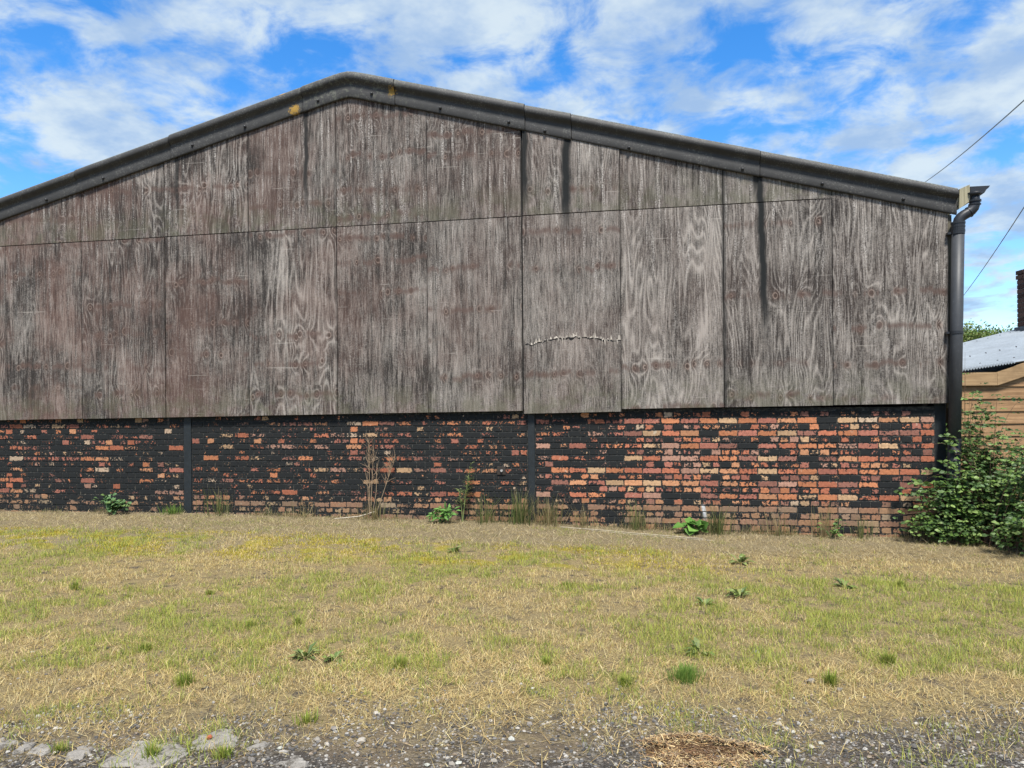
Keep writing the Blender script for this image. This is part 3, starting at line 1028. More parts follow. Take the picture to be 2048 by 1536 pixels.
# ------------------------------------------------------------------ distance: house chimney, trees, wires
def build_far():
    h = tag(empty('distant_house', out_of(26.3, 45), YAW), 'red brick house far behind, only its chimney showing over the pale roof', 'house')
    brick = mat_plain('far red brick', (.36, .13, .08), .9, .3, 8)
    tile = mat_plain('far roof tile', (.22, .10, .07), .9)
    box('wall', (-4, 4, 0, 7, -.3, 3.2), brick, h)
    v, f = prism([(-4.3, 3.2), (4.3, 3.2), (0, 5.0)], -.2, 7.2)
    link('roof', pymesh('roof', v, f), tile, h)
    ch = box('chimney', (.25, 1.05, 1.0, 1.8, 3.0, 5.55), brick, h)
    box('chimney_cap', (.15, 1.15, .9, 1.9, 5.552, 5.66), brick, ch)
    V, F = tube([(.65, 1.4, 5.66), (.65, 1.4, 5.95)], [.14, .11], 10)
    link('chimney_pot', pymesh('chimney_pot', V, F), brick, ch)

    def tree(u, w, zt, rx, rz, n, seed, label, c0):
        r = np.random.default_rng(seed)
        b = out_of(u, w)
        t = tag(empty('garden_tree', b), label, 'tree', 'trees beyond the outbuilding')
        A = Acc()
        V, F = tube([(0, 0, -.1), (.05, 0, zt * .3), (0, .1, zt * .6), (.1, 0, zt * .85)], [.16, .12, .08, .03], 8)
        A.quadfaces(V, F, np.array([.09, .07, .05]))
        tips = []
        for i in range(26):
            th, el = r.uniform(0, 6.28), r.uniform(-.2, 1.3)
            rr = r.uniform(.55, 1.0)
            p = np.array([math.cos(th) * math.cos(el) * rx * rr, math.sin(th) * math.cos(el) * rx * rr, zt - rz + math.sin(el) * rz * rr * .95])
            tips.append(p)
            s = np.array([0, 0, zt * r.uniform(.3, .6)])
            mid = (s + p) / 2 + np.array([0, 0, .15])
            V, F = tube([tuple(s), tuple(mid), tuple(p)], [.05, .03, .012], 5, False)
            A.quadfaces(V, F, np.array([.09, .07, .05]))
        link('trunk', A.mesh('trunk'), M_stem, t)
        A = Acc()
        tips = np.array(tips)
        k = r.integers(0, len(tips), n)
        P = tips[k] + r.normal(0, .28, (n, 3)) * np.array([1.1, 1.1, .75])
        D = r.normal(0, 1, (n, 3)) + np.array([0, 0, .5])
        C = np.array(c0) * r.uniform(.55, 1.35, (n, 1)) * np.array([1, 1, 1])
        C[:, 0] *= r.uniform(.8, 1.3, n)
        leaves(A, P, D, r.normal(0, .5, (n, 3)) + np.array([0, 0, 1.0]), r.uniform(.10, .17, n), r.uniform(.05, .09, n), C)
        link('crown', A.mesh('crown'), M_leaf, t)
    tree(20.6, 33, 4.85, 1.5, 1.5, 5200, 3, 'round bushy green tree rising over the middle of the corrugated roof', (.11, .20, .045))
    tree(19.0, 32, 4.75, 1.0, 1.3, 2600, 4, 'yellow-green tree beside the downpipe behind the distant chimney', (.16, .23, .06))
    tree(22.7, 34, 4.6, .9, 1.1, 900, 5, 'thin sparse tree close to the outbuilding chimney', (.10, .15, .06))

    def wire(a, b, label):
        A, B = Vector(a), Vector(b)
        pts = []
        for i in range(25):
            t = i / 24
            q = A.lerp(B, t)
            q.z -= .35 * 4 * t * (1 - t)
            pts.append(tuple(q))
        V, F = tube(pts, .011, 6)
        tag(link('overhead_wire', pymesh('overhead_wire', V, F), M_pipeblack), label, 'wire', 'overhead wires')
    hgt = lambda py, px, w: 1.45 + (818 - py - .008 * (px - 1024)) / 1538 * w
    uu = lambda px, py, w: (px - 1024 + .008 * (818 - py)) / 1538 * w

    def P(px, py, w):
        return out_of(uu(px, py, w), w, hgt(py, px, w))
    a, b = P(1848, 355, 26), P(2048, 160, 13)
    d = (b - a)
    wire(a - d * .35, b + d * 1.0, 'thin dark overhead wire crossing above the barn eaves')
    a, b = P(1925, 582, 30), P(2048, 382, 16)
    d = (b - a)
    wire(a - d * .5, b + d * 1.0, 'thin dark overhead wire running down behind the downpipe')


build_far()


# ------------------------------------------------------------------ turf
def build_grass():
    def scatter(n, x0, x1, y0, y1):
        return rng.uniform(x0, x1, n), rng.uniform(y0, y1, n)
    A = Acc()
    straw = np.array([(.74, .60, .26), (.66, .50, .20), (.82, .70, .37), (.46, .31, .12), (.76, .57, .29)])
    green = np.array([(.30, .37, .055), (.40, .44, .07), (.16, .25, .05), (.50, .49, .11), (.36, .41, .08)])
    for (n, x0, x1, y0, y1, wmul) in ((215000, -5.0, 3.9, -6.75, -4.6, 1.0), (215000, -7.4, 5.6, -4.6, -2.6, 1.2), (165000, -10.8, 7.2, -2.6, -.25, 1.55)):
        x, y = scatter(n, x0, x1, y0, y1)
        big = fnoise(x, y, .8, 40)
        mid = fnoise(x, y, 3.1, 50)
        fin = fnoise(x, y, 9, 60)
        # bare ground grows towards the yard
        edge = y * .986 - x * .20 - .17 + (big - .5) * .9 + (mid - .5) * .9
        cover = np.clip((edge + 6.50) / .95, 0.0, 1) * np.clip(.15 + (fin - .30) * 4.2, .05, 1) * np.clip(.3 + (mid - .25) * 4, .2, 1)
        keep = rng.random(n) < cover
        keep &= ~((((x - .235) / .26) ** 2 + ((y + 6.2) / .16) ** 2) < 1)
        x, y, big, mid, fin = x[keep], y[keep], big[keep], mid[keep], fin[keep]
        n2 = len(x)
        # greener in patches and in tufts, straw elsewhere
        gp = .40 + (big - .5) * 1.7 + (mid - .5) * 1.5 + (fin - .5) * .7
        gp -= .28 * np.clip((-4.9 - y) / .9, 0, 1)
        gp = np.where(y > -1.6, gp - .35 * np.clip((y + 1.6) / .6, 0, 1), gp)
        gp = np.where((x > 1.8) & (y > -2.4) & (y < -1.2), gp - .35, gp)
        gp = np.where((x > 1.3) & (y < -2.5) & (y > -4.3), gp + .22, gp)
        gp = .55 + (gp - .47) * 1.5 + (fnoise(x, y, 6.5, 140) - .5) * 1.1
        isg = rng.random(n2) < np.clip(gp, .02, .9)
        ks, kg = rng.integers(0, 5, n2), rng.integers(0, 5, n2)
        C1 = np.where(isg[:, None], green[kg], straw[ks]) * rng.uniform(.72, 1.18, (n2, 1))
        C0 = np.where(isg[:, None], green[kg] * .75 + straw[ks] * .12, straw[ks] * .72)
        wallz = np.clip((y + 1.5) / .5, 0, 1)[:, None]
        C1 = C1 * (1 - wallz) + (C1 * .65 + np.array([.12, .10, .06])) * wallz
        C0 = C0 * (1 - wallz) + C0 * .8 * wallz
        clump = fnoise(x, y, 6.5, 140)
        H = np.where(isg, rng.gamma(4.2, .0098, n2) * (.35 + 1.5 * np.clip(clump - .15, 0, 1)), rng.gamma(4, .0085, n2) * (.6 + .6 * fin))
        H = np.where(y > -1.5, H * .62, H)
        H = np.clip(H, .012, .13)
        lean = np.where(isg, rng.beta(2.6, 1.7, n2), rng.beta(3.6, 1.0, n2))
        W = rng.uniform(.0016, .0034, n2) * wmul
        P = np.stack([x, y, zg(x, y) - .003], 1)
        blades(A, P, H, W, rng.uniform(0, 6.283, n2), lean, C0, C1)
    # moss cushions: very short yellow blades
    n = 60000
    x, y = scatter(n, -10, 1.2, -2.75, -1.25)
    mm = fnoise(x, y, 1.9, 80)
    keep = rng.random(n) < np.clip((mm - .47) * 7, 0, 1) * np.clip((y + 2.8) / .4, 0, 1) * np.clip((-1.2 - y) / .25, 0, 1) * np.clip((1.0 - x) / 1.5, 0, 1)
    x, y = x[keep], y[keep]
    n2 = len(x)
    c = np.array([.58, .48, .05]) * rng.uniform(.7, 1.2, (n2, 1))
    blades(A, np.stack([x, y, zg(x, y) - .002], 1), rng.uniform(.012, .028, n2), rng.uniform(.004, .008, n2), rng.uniform(0, 6.283, n2), rng.uniform(.2, .8, n2), c * .7, c)
    o = link('grass', A.mesh('grass'), M_grass)
    tag(o, 'patchy short lawn of straw-dry and green grass before the barn', 'grass', kind='stuff')
    # loose straw and dead stalks lying flat on the yard edge
    B = Acc()
    n = 34000
    x, y = scatter(n, -4.2, 3.0, -7.0, -5.0)
    keep = rng.random(n) < np.clip((y * .986 - x * .2 + 6.45) / .9, .03, 1) * np.clip((fnoise(x, y, 2.4, 95) - .3) * 3, .05, 1)
    x, y = x[keep], y[keep]
    n2 = len(x)
    c = straw[rng.integers(0, 5, n2)] * rng.uniform(.6, 1.2, (n2, 1))
    blades(B, np.stack([x, y, zg(x, y) + .003], 1), rng.gamma(4, .014, n2), rng.uniform(.0014, .0032, n2), rng.uniform(0, 6.283, n2), rng.uniform(.93, .98, n2), c, c, 0)
    n = 26000
    x, y = scatter(n, -10, 5, -1.6, -.06)
    c = np.array([(.30, .25, .14), (.22, .18, .11), (.38, .32, .2)])[rng.integers(0, 3, n)] * rng.uniform(.6, 1.9, (n, 1))
    blades(B, np.stack([x, y, zg(x, y) + .003], 1), rng.gamma(4, .016, n), rng.uniform(.002, .005, n), rng.uniform(0, 6.283, n), rng.uniform(.85, .98, n), c, c, 0)
    n = 6500
    x, y = rng.uniform(-10, 3.2, n), -np.abs(rng.normal(.05, .06, n)) - .012
    fr = np.clip((fnoise(x, x * 0, 1.6, 200) - .35) * 4, .06, 1.3)
    c = np.array([(.42, .34, .17), (.30, .24, .13), (.50, .41, .24), (.20, .24, .07)])[rng.integers(0, 4, n)] * rng.uniform(.5, 1.2, (n, 1))
    blades(B, np.stack([x, y, zg(x, y) - .004], 1), rng.gamma(3, .026, n) * fr, rng.uniform(.0025, .005, n), rng.uniform(0, 6.283, n), rng.beta(1.6, 2.0, n), c * .8, c)
    o = link('dead_stalks', B.mesh('dead_stalks'), M_grass)
    tag(o, 'loose dry straw scattered over the bare ground', 'straw', kind='stuff')


build_grass()


def stone_geo(r):
    """irregular flattened stone, 20 faces"""
    t = (1 + 5 ** .5) / 2
    v = np.array([(-1, t, 0), (1, t, 0), (-1, -t, 0), (1, -t, 0), (0, -1, t), (0, 1, t), (0, -1, -t), (0, 1, -t), (t, 0, -1), (t, 0, 1), (-t, 0, -1), (-t, 0, 1)], float)
    v = v / np.linalg.norm(v[0])
    v = v * r.uniform(.7, 1.15, (12, 1)) * np.array([1, r.uniform(.6, .95), r.uniform(.45, .75)])
    f = np.array([(0, 11, 5), (0, 5, 1), (0, 1, 7), (0, 7, 10), (0, 10, 11), (1, 5, 9), (5, 11, 4), (11, 10, 2), (10, 7, 6), (7, 1, 8),
                  (3, 9, 4), (3, 4, 2), (3, 2, 6), (3, 6, 8), (3, 8, 9), (4, 9, 5), (2, 4, 11), (6, 2, 10), (8, 6, 7), (9, 8, 1)])
    a = r.uniform(0, 6.28)
    rot = np.array([[math.cos(a), -math.sin(a), 0], [math.sin(a), math.cos(a), 0], [0, 0, 1]])
    return v @ rot.T, f


def build_yard():
    A = Acc()
    n = 46000
    x = rng.uniform(-3.9, 2.9, n)
    y = rng.uniform(-7.3, -5.2, n)
    big, mid = fnoise(x, y, .8, 40), fnoise(x, y, 3.1, 50)
    pr = np.clip((-5.72 - (y * .986 - x * .20 - .17) + (mid - .5) * 1.1 + (big - .5) * .6) / .35, .06, 1) * np.clip((fnoise(x, y, 4.5, 120) - .18) * 4, .25, 1)
    keep = rng.random(n) < pr
    x, y = x[keep], y[keep]
    z = zg(x, y)
    base = [stone_geo(rng) for _ in range(24)]
    greys = np.array([(.18, .17, .16), (.095, .093, .09), (.27, .255, .23), (.14, .125, .105), (.36, .34, .305), (.065, .062, .06), (.24, .19, .14)])
    for i in range(len(x)):
        v, f = base[int(rng.integers(24))]
        s = float(np.clip(rng.gamma(3.2, .0017), .0025, .0125))
        A.add(v * s + np.array([x[i], y[i], z[i] + s * .25]), f, greys[int(rng.integers(7))] * rng.uniform(.7, 1.2))
    tag(link('gravel', A.mesh('gravel'), M_stone), 'fine dark gravel along the edge of the yard', 'gravel', kind='stuff')
    spots = [(-1.389, -6.236, .022), (-1.222, -6.343, .028), (-1.358, -6.395, .018), (-.716, -6.258, .024), (-.524, -6.062, .022), (-.579, -6.229, .020),
             (-.259, -6.235, .023), (-.783, -6.477, .017), (-.759, -6.466, .018), (-1.192, -6.468, .018), (-.706, -6.046, .014), (-.57, -6.116, .016),
             (-.882, -6.499, .016), (-.615, -6.437, .020), (-1.261, -6.047, .020), (-1.721, -6.252, .026), (-1.679, -6.404, .018), (-1.547, -6.454, .016),
             (-1.615, -6.569, .022), (-1.42, -6.357, .022), (-2.657, -6.42, .016), (.567, -6.263, .017), (.627, -6.145, .016), (.741, -6.056, .016),
             (.692, -6.101, .017), (.599, -5.862, .020), (.649, -5.942, .014), (1.126, -6.011, .024), (1.339, -5.899, .022), (.645, -4.81, .025),
             (.973, -5.383, .024), (.859, -5.286, .03), (1.215, -5.763, .017), (.057, -6.345, .018), (-.051, -5.908, .016)]
    labs = {0: 'grey stone half sunk at the grass edge'}
    for i, (sx, sy, s) in enumerate(spots):
        v, f = stone_geo(rng)
        c = (greys[[0, 2, 4, 1, 0, 2][i % 6]] * rng.uniform(.9, 1.3)) if s > .02 else greys[[4, 2, 4][i % 3]] * rng.uniform(1, 1.3)
        me = trimesh('stone', v * s, f, np.tile([*np.clip(c * np.array([1.04, 1.0, .94]), 0, .42), 1], (12, 1)))
        o = link('stone', me, M_stone, None, (sx, sy, gz(sx, sy) + s * .28))
        if sy > -5.5:
            tag(o, 'grey stone lying in thin turf near the vivid green cushion', 'stone', 'stones in the turf')
        elif s >= .02:
            tag(o, 'egg-sized grey stone standing out on the fine gravel', 'stone', 'larger stones on the gravel')
        else:
            tag(o, 'pale pebble lying loose on the fine gravel', 'stone', 'pebbles on the gravel')
    # remains of a concrete slab, flush with the gravel
    polys = [([(-2.224, -6.704), (-2.001, -6.714), (-1.92, -6.635), (-1.923, -6.542), (-2.025, -6.458), (-2.117, -6.482), (-2.221, -6.473)], 'largest broken slab of pale concrete sunk in the gravel'),
             ([(-1.963, -6.449), (-1.884, -6.512), (-1.769, -6.47), (-1.779, -6.369), (-1.894, -6.295), (-1.971, -6.372)], 'broken concrete slab against the straw, a red crumb of brick on it'),
             ([(-2.85, -6.66), (-2.72, -6.639), (-2.711, -6.563), (-2.768, -6.561), (-2.85, -6.57)], 'narrow pale concrete strip beside the gravel, end of the row'),
             ([(-2.65, -6.667), (-2.614, -6.662), (-2.605, -6.575), (-2.681, -6.573)], 'narrow slanting concrete strip, second of the row'),
             ([(-2.577, -6.675), (-2.503, -6.664), (-2.528, -6.587), (-2.600, -6.581)], 'narrow slanting concrete strip, third of the row'),
             ([(-2.395, -6.694), (-2.343, -6.686), (-2.335, -6.569), (-2.415, -6.568)], 'narrow slanting concrete strip next to the largest slab'),
             ([(-1.69, -6.47), (-1.645, -6.485), (-1.603, -6.409), (-1.66, -6.405)], 'small lens of pale concrete showing through the gravel'),
             ([(-1.493, -6.583), (-1.394, -6.64), (-1.366, -6.552), (-1.45, -6.505)], 'rounded pale concrete lump past the other slabs')]
    for poly, lab in polys:
        cx, cy = np.mean([p[0] for p in poly]), np.mean([p[1] for p in poly])
        pts = []
        for i in range(len(poly)):
            a, b = np.array(poly[i]), np.array(poly[(i + 1) % len(poly)])
            for t in np.linspace(0, 1, 6)[:-1]:
                q = a + (b - a) * t
                pts.append(q + rng.normal(0, .008, 2))
        n = len(pts)
        z0 = gz(cx, cy)
        V = [(p[0], p[1], z0 - .03) for p in pts]
        V += [(p[0], p[1], z0 + .003 + rng.uniform(-.002, .002)) for p in pts]
        V += [(cx + (p[0] - cx) * .86, cy + (p[1] - cy) * .86, z0 + .011 + rng.uniform(-.002, .002)) for p in pts] + [(cx, cy, z0 + .013)]
        F = []
        for i in range(n):
            j = (i + 1) % n
            F += [(i, j, n + j, n + i), (n + i, n + j, 2 * n + j, 2 * n + i), (2 * n + i, 2 * n + j, 3 * n)]
        tag(link('concrete_slab', pymesh('concrete_slab', V, F), M_concrete), lab, 'concrete slab', 'broken concrete slabs')
    v, f = stone_geo(rng)
    o = link('brick_crumb', trimesh('brick_crumb', v * .017, f, np.tile([.4, .12, .06, 1], (12, 1))), M_stone, None, (-1.895, -6.42, gz(-1.89, -6.42) + .019))
    tag(o, 'red crumb of brick lying on a broken concrete slab', 'brick crumb')
    # rotted straw hollow
    nest = tag(empty('straw_mound', (.235, -6.22, gz(.235, -6.22))), 'ring of rotted brown straw and chips round a dark hollow in the gravel', 'straw mound')
    B = Acc()
    for i in range(2600):
        th = rng.uniform(0, 6.283)
        rr = abs(rng.normal(.82, .22)) if rng.random() < .62 else (rng.uniform(0, .8) if rng.random() < .4 else rng.gamma(9, .135))
        wv = 1 + .16 * math.sin(3 * th + 1) + .1 * math.sin(5 * th)
        px_, py_ = math.cos(th) * rr * .22 * wv, math.sin(th) * rr * .13 * wv
        hz = .026 * math.exp(-((rr - .85) / .24) ** 2) * (1.1 if py_ > 0 else .25) + rng.uniform(0, .012) * math.exp(-max(0, rr - 1) * 4)
        L, wd = rng.gamma(4, .009), rng.uniform(.0016, .0055)
        a = th + 1.57 + rng.normal(0, 1.1)
        dv = np.array([math.cos(a), math.sin(a), rng.normal(0, .22)]) * L / 2
        sv = np.array([-math.sin(a), math.cos(a), rng.normal(0, .3)]) * wd / 2
        p = np.array([px_, py_, hz])
        c = np.array([(.46, .32, .15), (.34, .20, .09), (.55, .42, .22), (.16, .10, .06), (.30, .22, .14)][int(rng.integers(5))]) * rng.uniform(.6, 1.15)
        if rr < .6 and rng.random() < .6:  # shade of the hollow painted into the inner chips
            c = np.array([.13, .075, .04])
        n_ = np.array([0, 0, wd * .4])
        B.add([p - dv - sv, p - dv + sv, p + dv + sv * .6, p + dv - sv * .6, p + n_], [(0, 1, 4), (1, 2, 4), (2, 3, 4), (3, 0, 4)], c)
    tag(link('chips', B.mesh('chips'), M_chip, nest), kind='stuff')
    th = np.linspace(0, 2 * math.pi, 28, endpoint=False)
    V, F = [], []
    rings = [(1.2, -.008), (1.0, .010), (.85, .022), (.66, .012), (.4, .003), (0.01, .002)]
    for (rr, hz) in rings:
        for t in th:
            s = (1.0 if math.sin(t) > 0 else .3) * (1 + .3 * math.sin(3 * t + 1))
            V.append((math.cos(t) * rr * .225, math.sin(t) * rr * .135, hz * s if hz > 0 else hz))
    for i in range(len(rings) - 1):
        for k in range(28):
            k2 = (k + 1) % 28
            F.append((i * 28 + k, i * 28 + k2, (i + 1) * 28 + k2, (i + 1) * 28 + k))
    link('rotted_core', pymesh('rotted_core', V, F, smooth=True), mat_plain('rotted straw', (.07, .042, .022), .95, .5, 60, .1, 0, .8), nest)


build_yard()


# ------------------------------------------------------------------ weeds along the wall and in the turf
LG = [(.085, .16, .04), (.12, .21, .05), (.06, .12, .035), (.15, .24, .06)]


def tuft(name, x, y, n, h, spread, cols, label, cat, group=None, lean=(1.6, 2.6), wid=(.003, .006)):
    A = Acc()
    th, rr = rng.uniform(0, 6.283, n), np.abs(rng.normal(0, spread * .5, n))
    px_, py_ = np.cos(th) * rr, np.sin(th) * rr
    c = np.array(cols)[rng.integers(0, len(cols), n)] * rng.uniform(.75, 1.2, (n, 1))
    P = np.stack([px_, py_, zg(px_ + x, py_ + y) - gz(x, y) - .004], 1)
    blades(A, P, h * rng.uniform(.5, 1.1, n), rng.uniform(*wid, n), th + rng.normal(0, .8, n), rng.beta(*lean, n), c * .7, c)
    o = link(name, A.mesh(name), M_grass, None, (x, y, gz(x, y)))
    tag(o, label, cat, group)
    return o


def rosette(x, y, n, L, label, cols=((.13, .19, .045), (.18, .24, .06), (.10, .15, .04), (.22, .26, .09))):
    A = Acc()
    th = rng.uniform(0, 6.283, n)
    el = rng.uniform(.15, .9, n)
    D = np.stack([np.cos(th) * np.cos(el), np.sin(th) * np.cos(el), np.sin(el)], 1)
    P = np.stack([np.cos(th) * .01, np.sin(th) * .01, np.zeros(n)], 1)
    c = np.array(cols)[rng.integers(0, len(cols), n)] * rng.uniform(.8, 1.25, (n, 1))
    ll = L * rng.uniform(.6, 1.1, n)
    leaves(A, P, D, np.tile([0, 0, 1.0], (n, 1)), ll, ll * .28, c, .2, .6)
    o = link('broadleaf_weed', A.mesh('broadleaf_weed'), M_leaf, None, (x, y, gz(x, y)))
    tag(o, label, 'weed', 'broadleaf weeds in the lawn')


def build_weeds():
    # dandelions and docks in the turf
    for (x, y, n, L, lab) in [(-1.875, -2.026, 16, .12, 'dark leafy weed at the edge of the yellow moss'),
                              (.901, -1.902, 20, .15, 'wide flat weed rosette in the dry strip near the wall'),
                              (-1.983, -5.26, 22, .11, 'leafy dock with pale leaf at the bare edge of the lawn'),
                              (-1.791, -5.287, 16, .09, 'smaller dock beside the pale-leaved one'),
                              (.319, -4.86, 14, .12, 'strap-leaved weed behind the bright grass tuft'),
                              (.723, -3.385, 22, .13, 'leafy weed in the greenest part of the lawn'),
                              (1.624, -2.833, 16, .12, 'leafy weed in the green turf below the brambles'),
                              (.434, -3.731, 14, .09, 'low round weed in mid lawn')]:
        rosette(x, y, n, L, lab)
    # bright tufts
    bright = [(.20, .33, .06), (.26, .38, .08), (.15, .26, .05)]
    tuft('grass_tuft', .207, -5.343, 520, .10, .10, bright, 'vivid green cushion of grass on bare ground', 'grass tuft', None, (1.3, 2.6), (.002, .004))
    for (x, y) in [(-2.408, -5.805), (-1.362, -5.373), (-.107, -5.465), (-2.641, -4.694), (-2.33, -4.626), (2.065, -2.773), (-.647, -3.23), (-3.386, -3.948), (-4.589, -3.943),
                   (-1.55, -6.18), (.95, -5.3), (1.35, -4.9), (-.55, -5.2), (-3.0, -5.3), (-2.05, -6.6), (-2.47, -6.62), (-1.75, -6.55)]:
        gc = [(.28, .36, .06), (.38, .43, .08), (.20, .29, .05), (.5, .45, .14)]
        tuft('grass_tuft', x, y, int(rng.integers(70, 200)), rng.uniform(.05, .10), rng.uniform(.03, .06), gc, 'small grass tuft growing among the broken concrete slabs' if y < -6.5 else ('small green tuft at the bare gravelly edge of the lawn' if y < -5.25 else 'small upright tuft of green grass in the open lawn'), 'grass tuft', 'tufts among the slabs' if y < -6.5 else ('tufts at the lawn edge' if y < -5.25 else 'tufts in the open lawn'))

    # tall grasses against the wall
    tg = [(.16, .21, .06), (.22, .26, .09), (.36, .30, .15), (.11, .15, .05)]
    td = [(.42, .34, .18), (.34, .26, .13), (.24, .26, .10)]
    for (x, n, h, sp, cs, lab) in [(-5.54, 70, .42, .22, tg, 'tall thin grass by the wall, right of the narrow post'),
                                   (-3.40, 90, .30, .30, td, 'dry grass round the foot of the dead stems'),
                                   (-4.35, 40, .26, .25, td, 'thin dry grass at the wall foot in the darkest brick bay'),
                                   (-1.95, 120, .42, .24, tg, 'tall grass against the wall beside the tall willowherb'),
                                   (-1.52, 170, .48, .20, tg, 'thick tall grass clump leaning on the steel post'),
                                   (-1.15, 150, .42, .26, td, 'tall mixed dry grass just right of the steel post'),
                                   (-.72, 60, .30, .22, td, 'thin dry grass against orange brick near the laths'),
                                   (-.10, 80, .42, .16, tg, 'upright grass clump against the orange brick bay'),
                                   (.86, 110, .40, .18, tg, 'tall grass clump beside the white paint mark'),
                                   (1.55, 50, .34, .24, td, 'thin dry stalks against the wall before the corner bay'),
                                   (2.05, 70, .44, .2, td, 'tall dry stalks next to the bramble seedling'),
                                   (2.45, 60, .30, .2, tg, 'grass at the foot of the wall under the trailing bramble')]:
        tuft('tall_grass', x, -.13, n, h, sp, cs, lab, 'tall grass', 'tall grasses along the wall', (1.4, 3.4), (.004, .007))
    tuft('grass_tuft', -6.23, -.16, 160, .16, .16, bright, 'bright green grass clump at the foot of the narrow post', 'grass tuft')

    # mallow-like bushy weed
    def bushy(x, y, n, h, rad, L, Wf, cols, lab, name='leafy_weed', stems=14):
        root = tag(empty(name, (x, y, gz(x, y))), lab, 'weed')
        S, A = Acc(), Acc()
        tips = []
        for i in range(stems):
            th, r0 = rng.uniform(0, 6.283), rad * math.sqrt(rng.random())
            tip = np.array([math.cos(th) * r0, math.sin(th) * r0 * .6, h * rng.uniform(.45, 1.0) * (1 - .35 * r0 / rad)])
            mid = tip * np.array([.35, .35, .55])
            V, F = tube([(0, 0, -.02), tuple(mid), tuple(tip)], [.005, .004, .002], 5, False)
            S.quadfaces(V, F, np.array([.10, .14, .05]))
            tips.append((mid, tip))
        k = rng.integers(0, stems, n)
        t = rng.uniform(.1, 1, n)
        P = np.array([tips[a][0] * (1 - b) + tips[a][1] * b for a, b in zip(k, t)]) + rng.normal(0, .02, (n, 3))
        D = rng.normal(0, 1, (n, 3)) * np.array([1, 1, .5]) + np.array([0, -.5, .1])
        c = np.array(cols)[rng.integers(0, len(cols), n)] * rng.uniform(.75, 1.25, (n, 1))
        ll = L * rng.uniform(.6, 1.15, n)
        P[:, 2] = np.maximum(P[:, 2], .02)
        leaves(A, P, D, np.tile([0, -.35, 1.0], (n, 1)) + rng.normal(0, .3, (n, 3)), ll, ll * Wf, c, .12, .5)
        link('stems', S.mesh('stems'), M_stem, root)
        link('foliage', A.mesh('foliage'), M_leaf, root)
    cool = [(.10, .19, .075), (.13, .23, .09), (.07, .14, .05), (.16, .25, .08)]
    bushy(-7.07, -.2, 190, .34, .24, .075, .85, cool, 'rounded blue-green leafy weed against the darkest left brickwork')
    bushy(-2.47, -.22, 110, .26, .17, .11, .3, [(.10, .22, .05), (.13, .27, .06)], 'bright green spiky-leaved weed at the foot of the willowherb')
    bushy(2.12, -.18, 46, .26, .20, .06, .7, LG, 'small bramble seedling at the foot of the orange brick', 'bramble_seedling', 7)
    bushy(.57, -.2, 22, .26, .11, .16, .95, [(.07, .17, .03), (.09, .20, .035), (.13, .25, .05)], 'broad-leaved sycamore seedling by the white paint mark', 'tree_seedling', 5)

    # dead branched stems
    def dead(x, y, stems, lab):
        A = Acc()
        for (dx_, h, br) in stems:
            top = np.array([dx_, rng.uniform(-.03, .03), h])
            b = np.array([dx_ * .15, 0, -.02])
            m = (b + top) / 2 + np.array([rng.normal(0, .015), 0, 0])
            V, F = tube([tuple(b), tuple(m), tuple(top)], [.005, .004, .002], 5, False)
            A.quadfaces(V, F, np.array([.30, .22, .14]))
            for i in range(br):
                t = rng.uniform(.55, .98)
                s = m + (top - m) * (2 * t - 1) if t > .5 else b + (m - b) * 2 * t
                e = s + np.array([rng.normal(0, .07), rng.normal(0, .03), rng.uniform(.05, .2)])
                V, F = tube([tuple(s), tuple((s + e) / 2 + rng.normal(0, .008, 3)), tuple(e)], [.0028, .002, .001], 4, False)
                A.quadfaces(V, F, np.array([.28, .20, .13]) * rng.uniform(.7, 1.2))
        tag(link('dead_weed', A.mesh('dead_weed'), M_stem, None, (x, y, gz(x, y))), lab, 'dead weed')
    dead(-3.47, -.10, [(-.01, 1.02, 26), (.05, .9, 16), (.09, .72, 8), (.33, .78, 26), (-.03, .6, 6)], 'tall brown dead weed stems branching against the black brick')

    # willowherb
    root = tag(empty('willowherb', (-2.25, -.12, gz(-2.25, -.12))), 'tall weed with narrow pale green leaves leaning against the wall', 'weed')
    S, A = Acc(), Acc()
    for (tx, h) in [(.12, .74), (.10, .55), (-.04, .42)]:
        pts = [(0, 0, -.02), (tx * .3, 0, h * .45), (tx, -.03, h)]
        V, F = tube(pts, [.006, .005, .002], 5, False)
        S.quadfaces(V, F, np.array([.16, .2, .07]))
        n = 46
        t = rng.uniform(.35, 1, n) ** .7
        P = np.stack([np.interp(t, [0, .45, 1], [0, tx * .3, tx]), np.zeros(n), t * h], 1)
        th = rng.uniform(0, 6.283, n)
        D = np.stack([np.cos(th), np.sin(th), np.full(n, .45)], 1)
        ll = rng.uniform(.05, .10, n)
        leaves(A, P, D, np.tile([0, 0, 1.0], (n, 1)), ll, ll * .16, np.array([(.24, .30, .11)]) * rng.uniform(.7, 1.3, (n, 1)), .2, .4)
    link('stems', S.mesh('stems'), M_stem, root)
    link('foliage', A.mesh('foliage'), M_leaf, root)

    # laths on the ground
    def lath(a, b, w, lab):
        p = [(a[0] + (b[0] - a[0]) * t, a[1] + (b[1] - a[1]) * t) for t in np.linspace(0, 1, 7)]
        V, F = tube([(x, y, gz(x, y) + w * 1.2) for x, y in p], w, 6)
        tag(link('wooden_lath', pymesh('wooden_lath', V, F), mat_plain('bleached wood', (.33, .29, .22), .8)), lab, 'lath')
    lath((-1.0, -.27), (.66, -.50), .006, 'long bleached lath lying on the ground along the wall')
    lath((-.62, -.40), (.78, -.60), .004, 'thinner bleached lath lying in front of the long one')
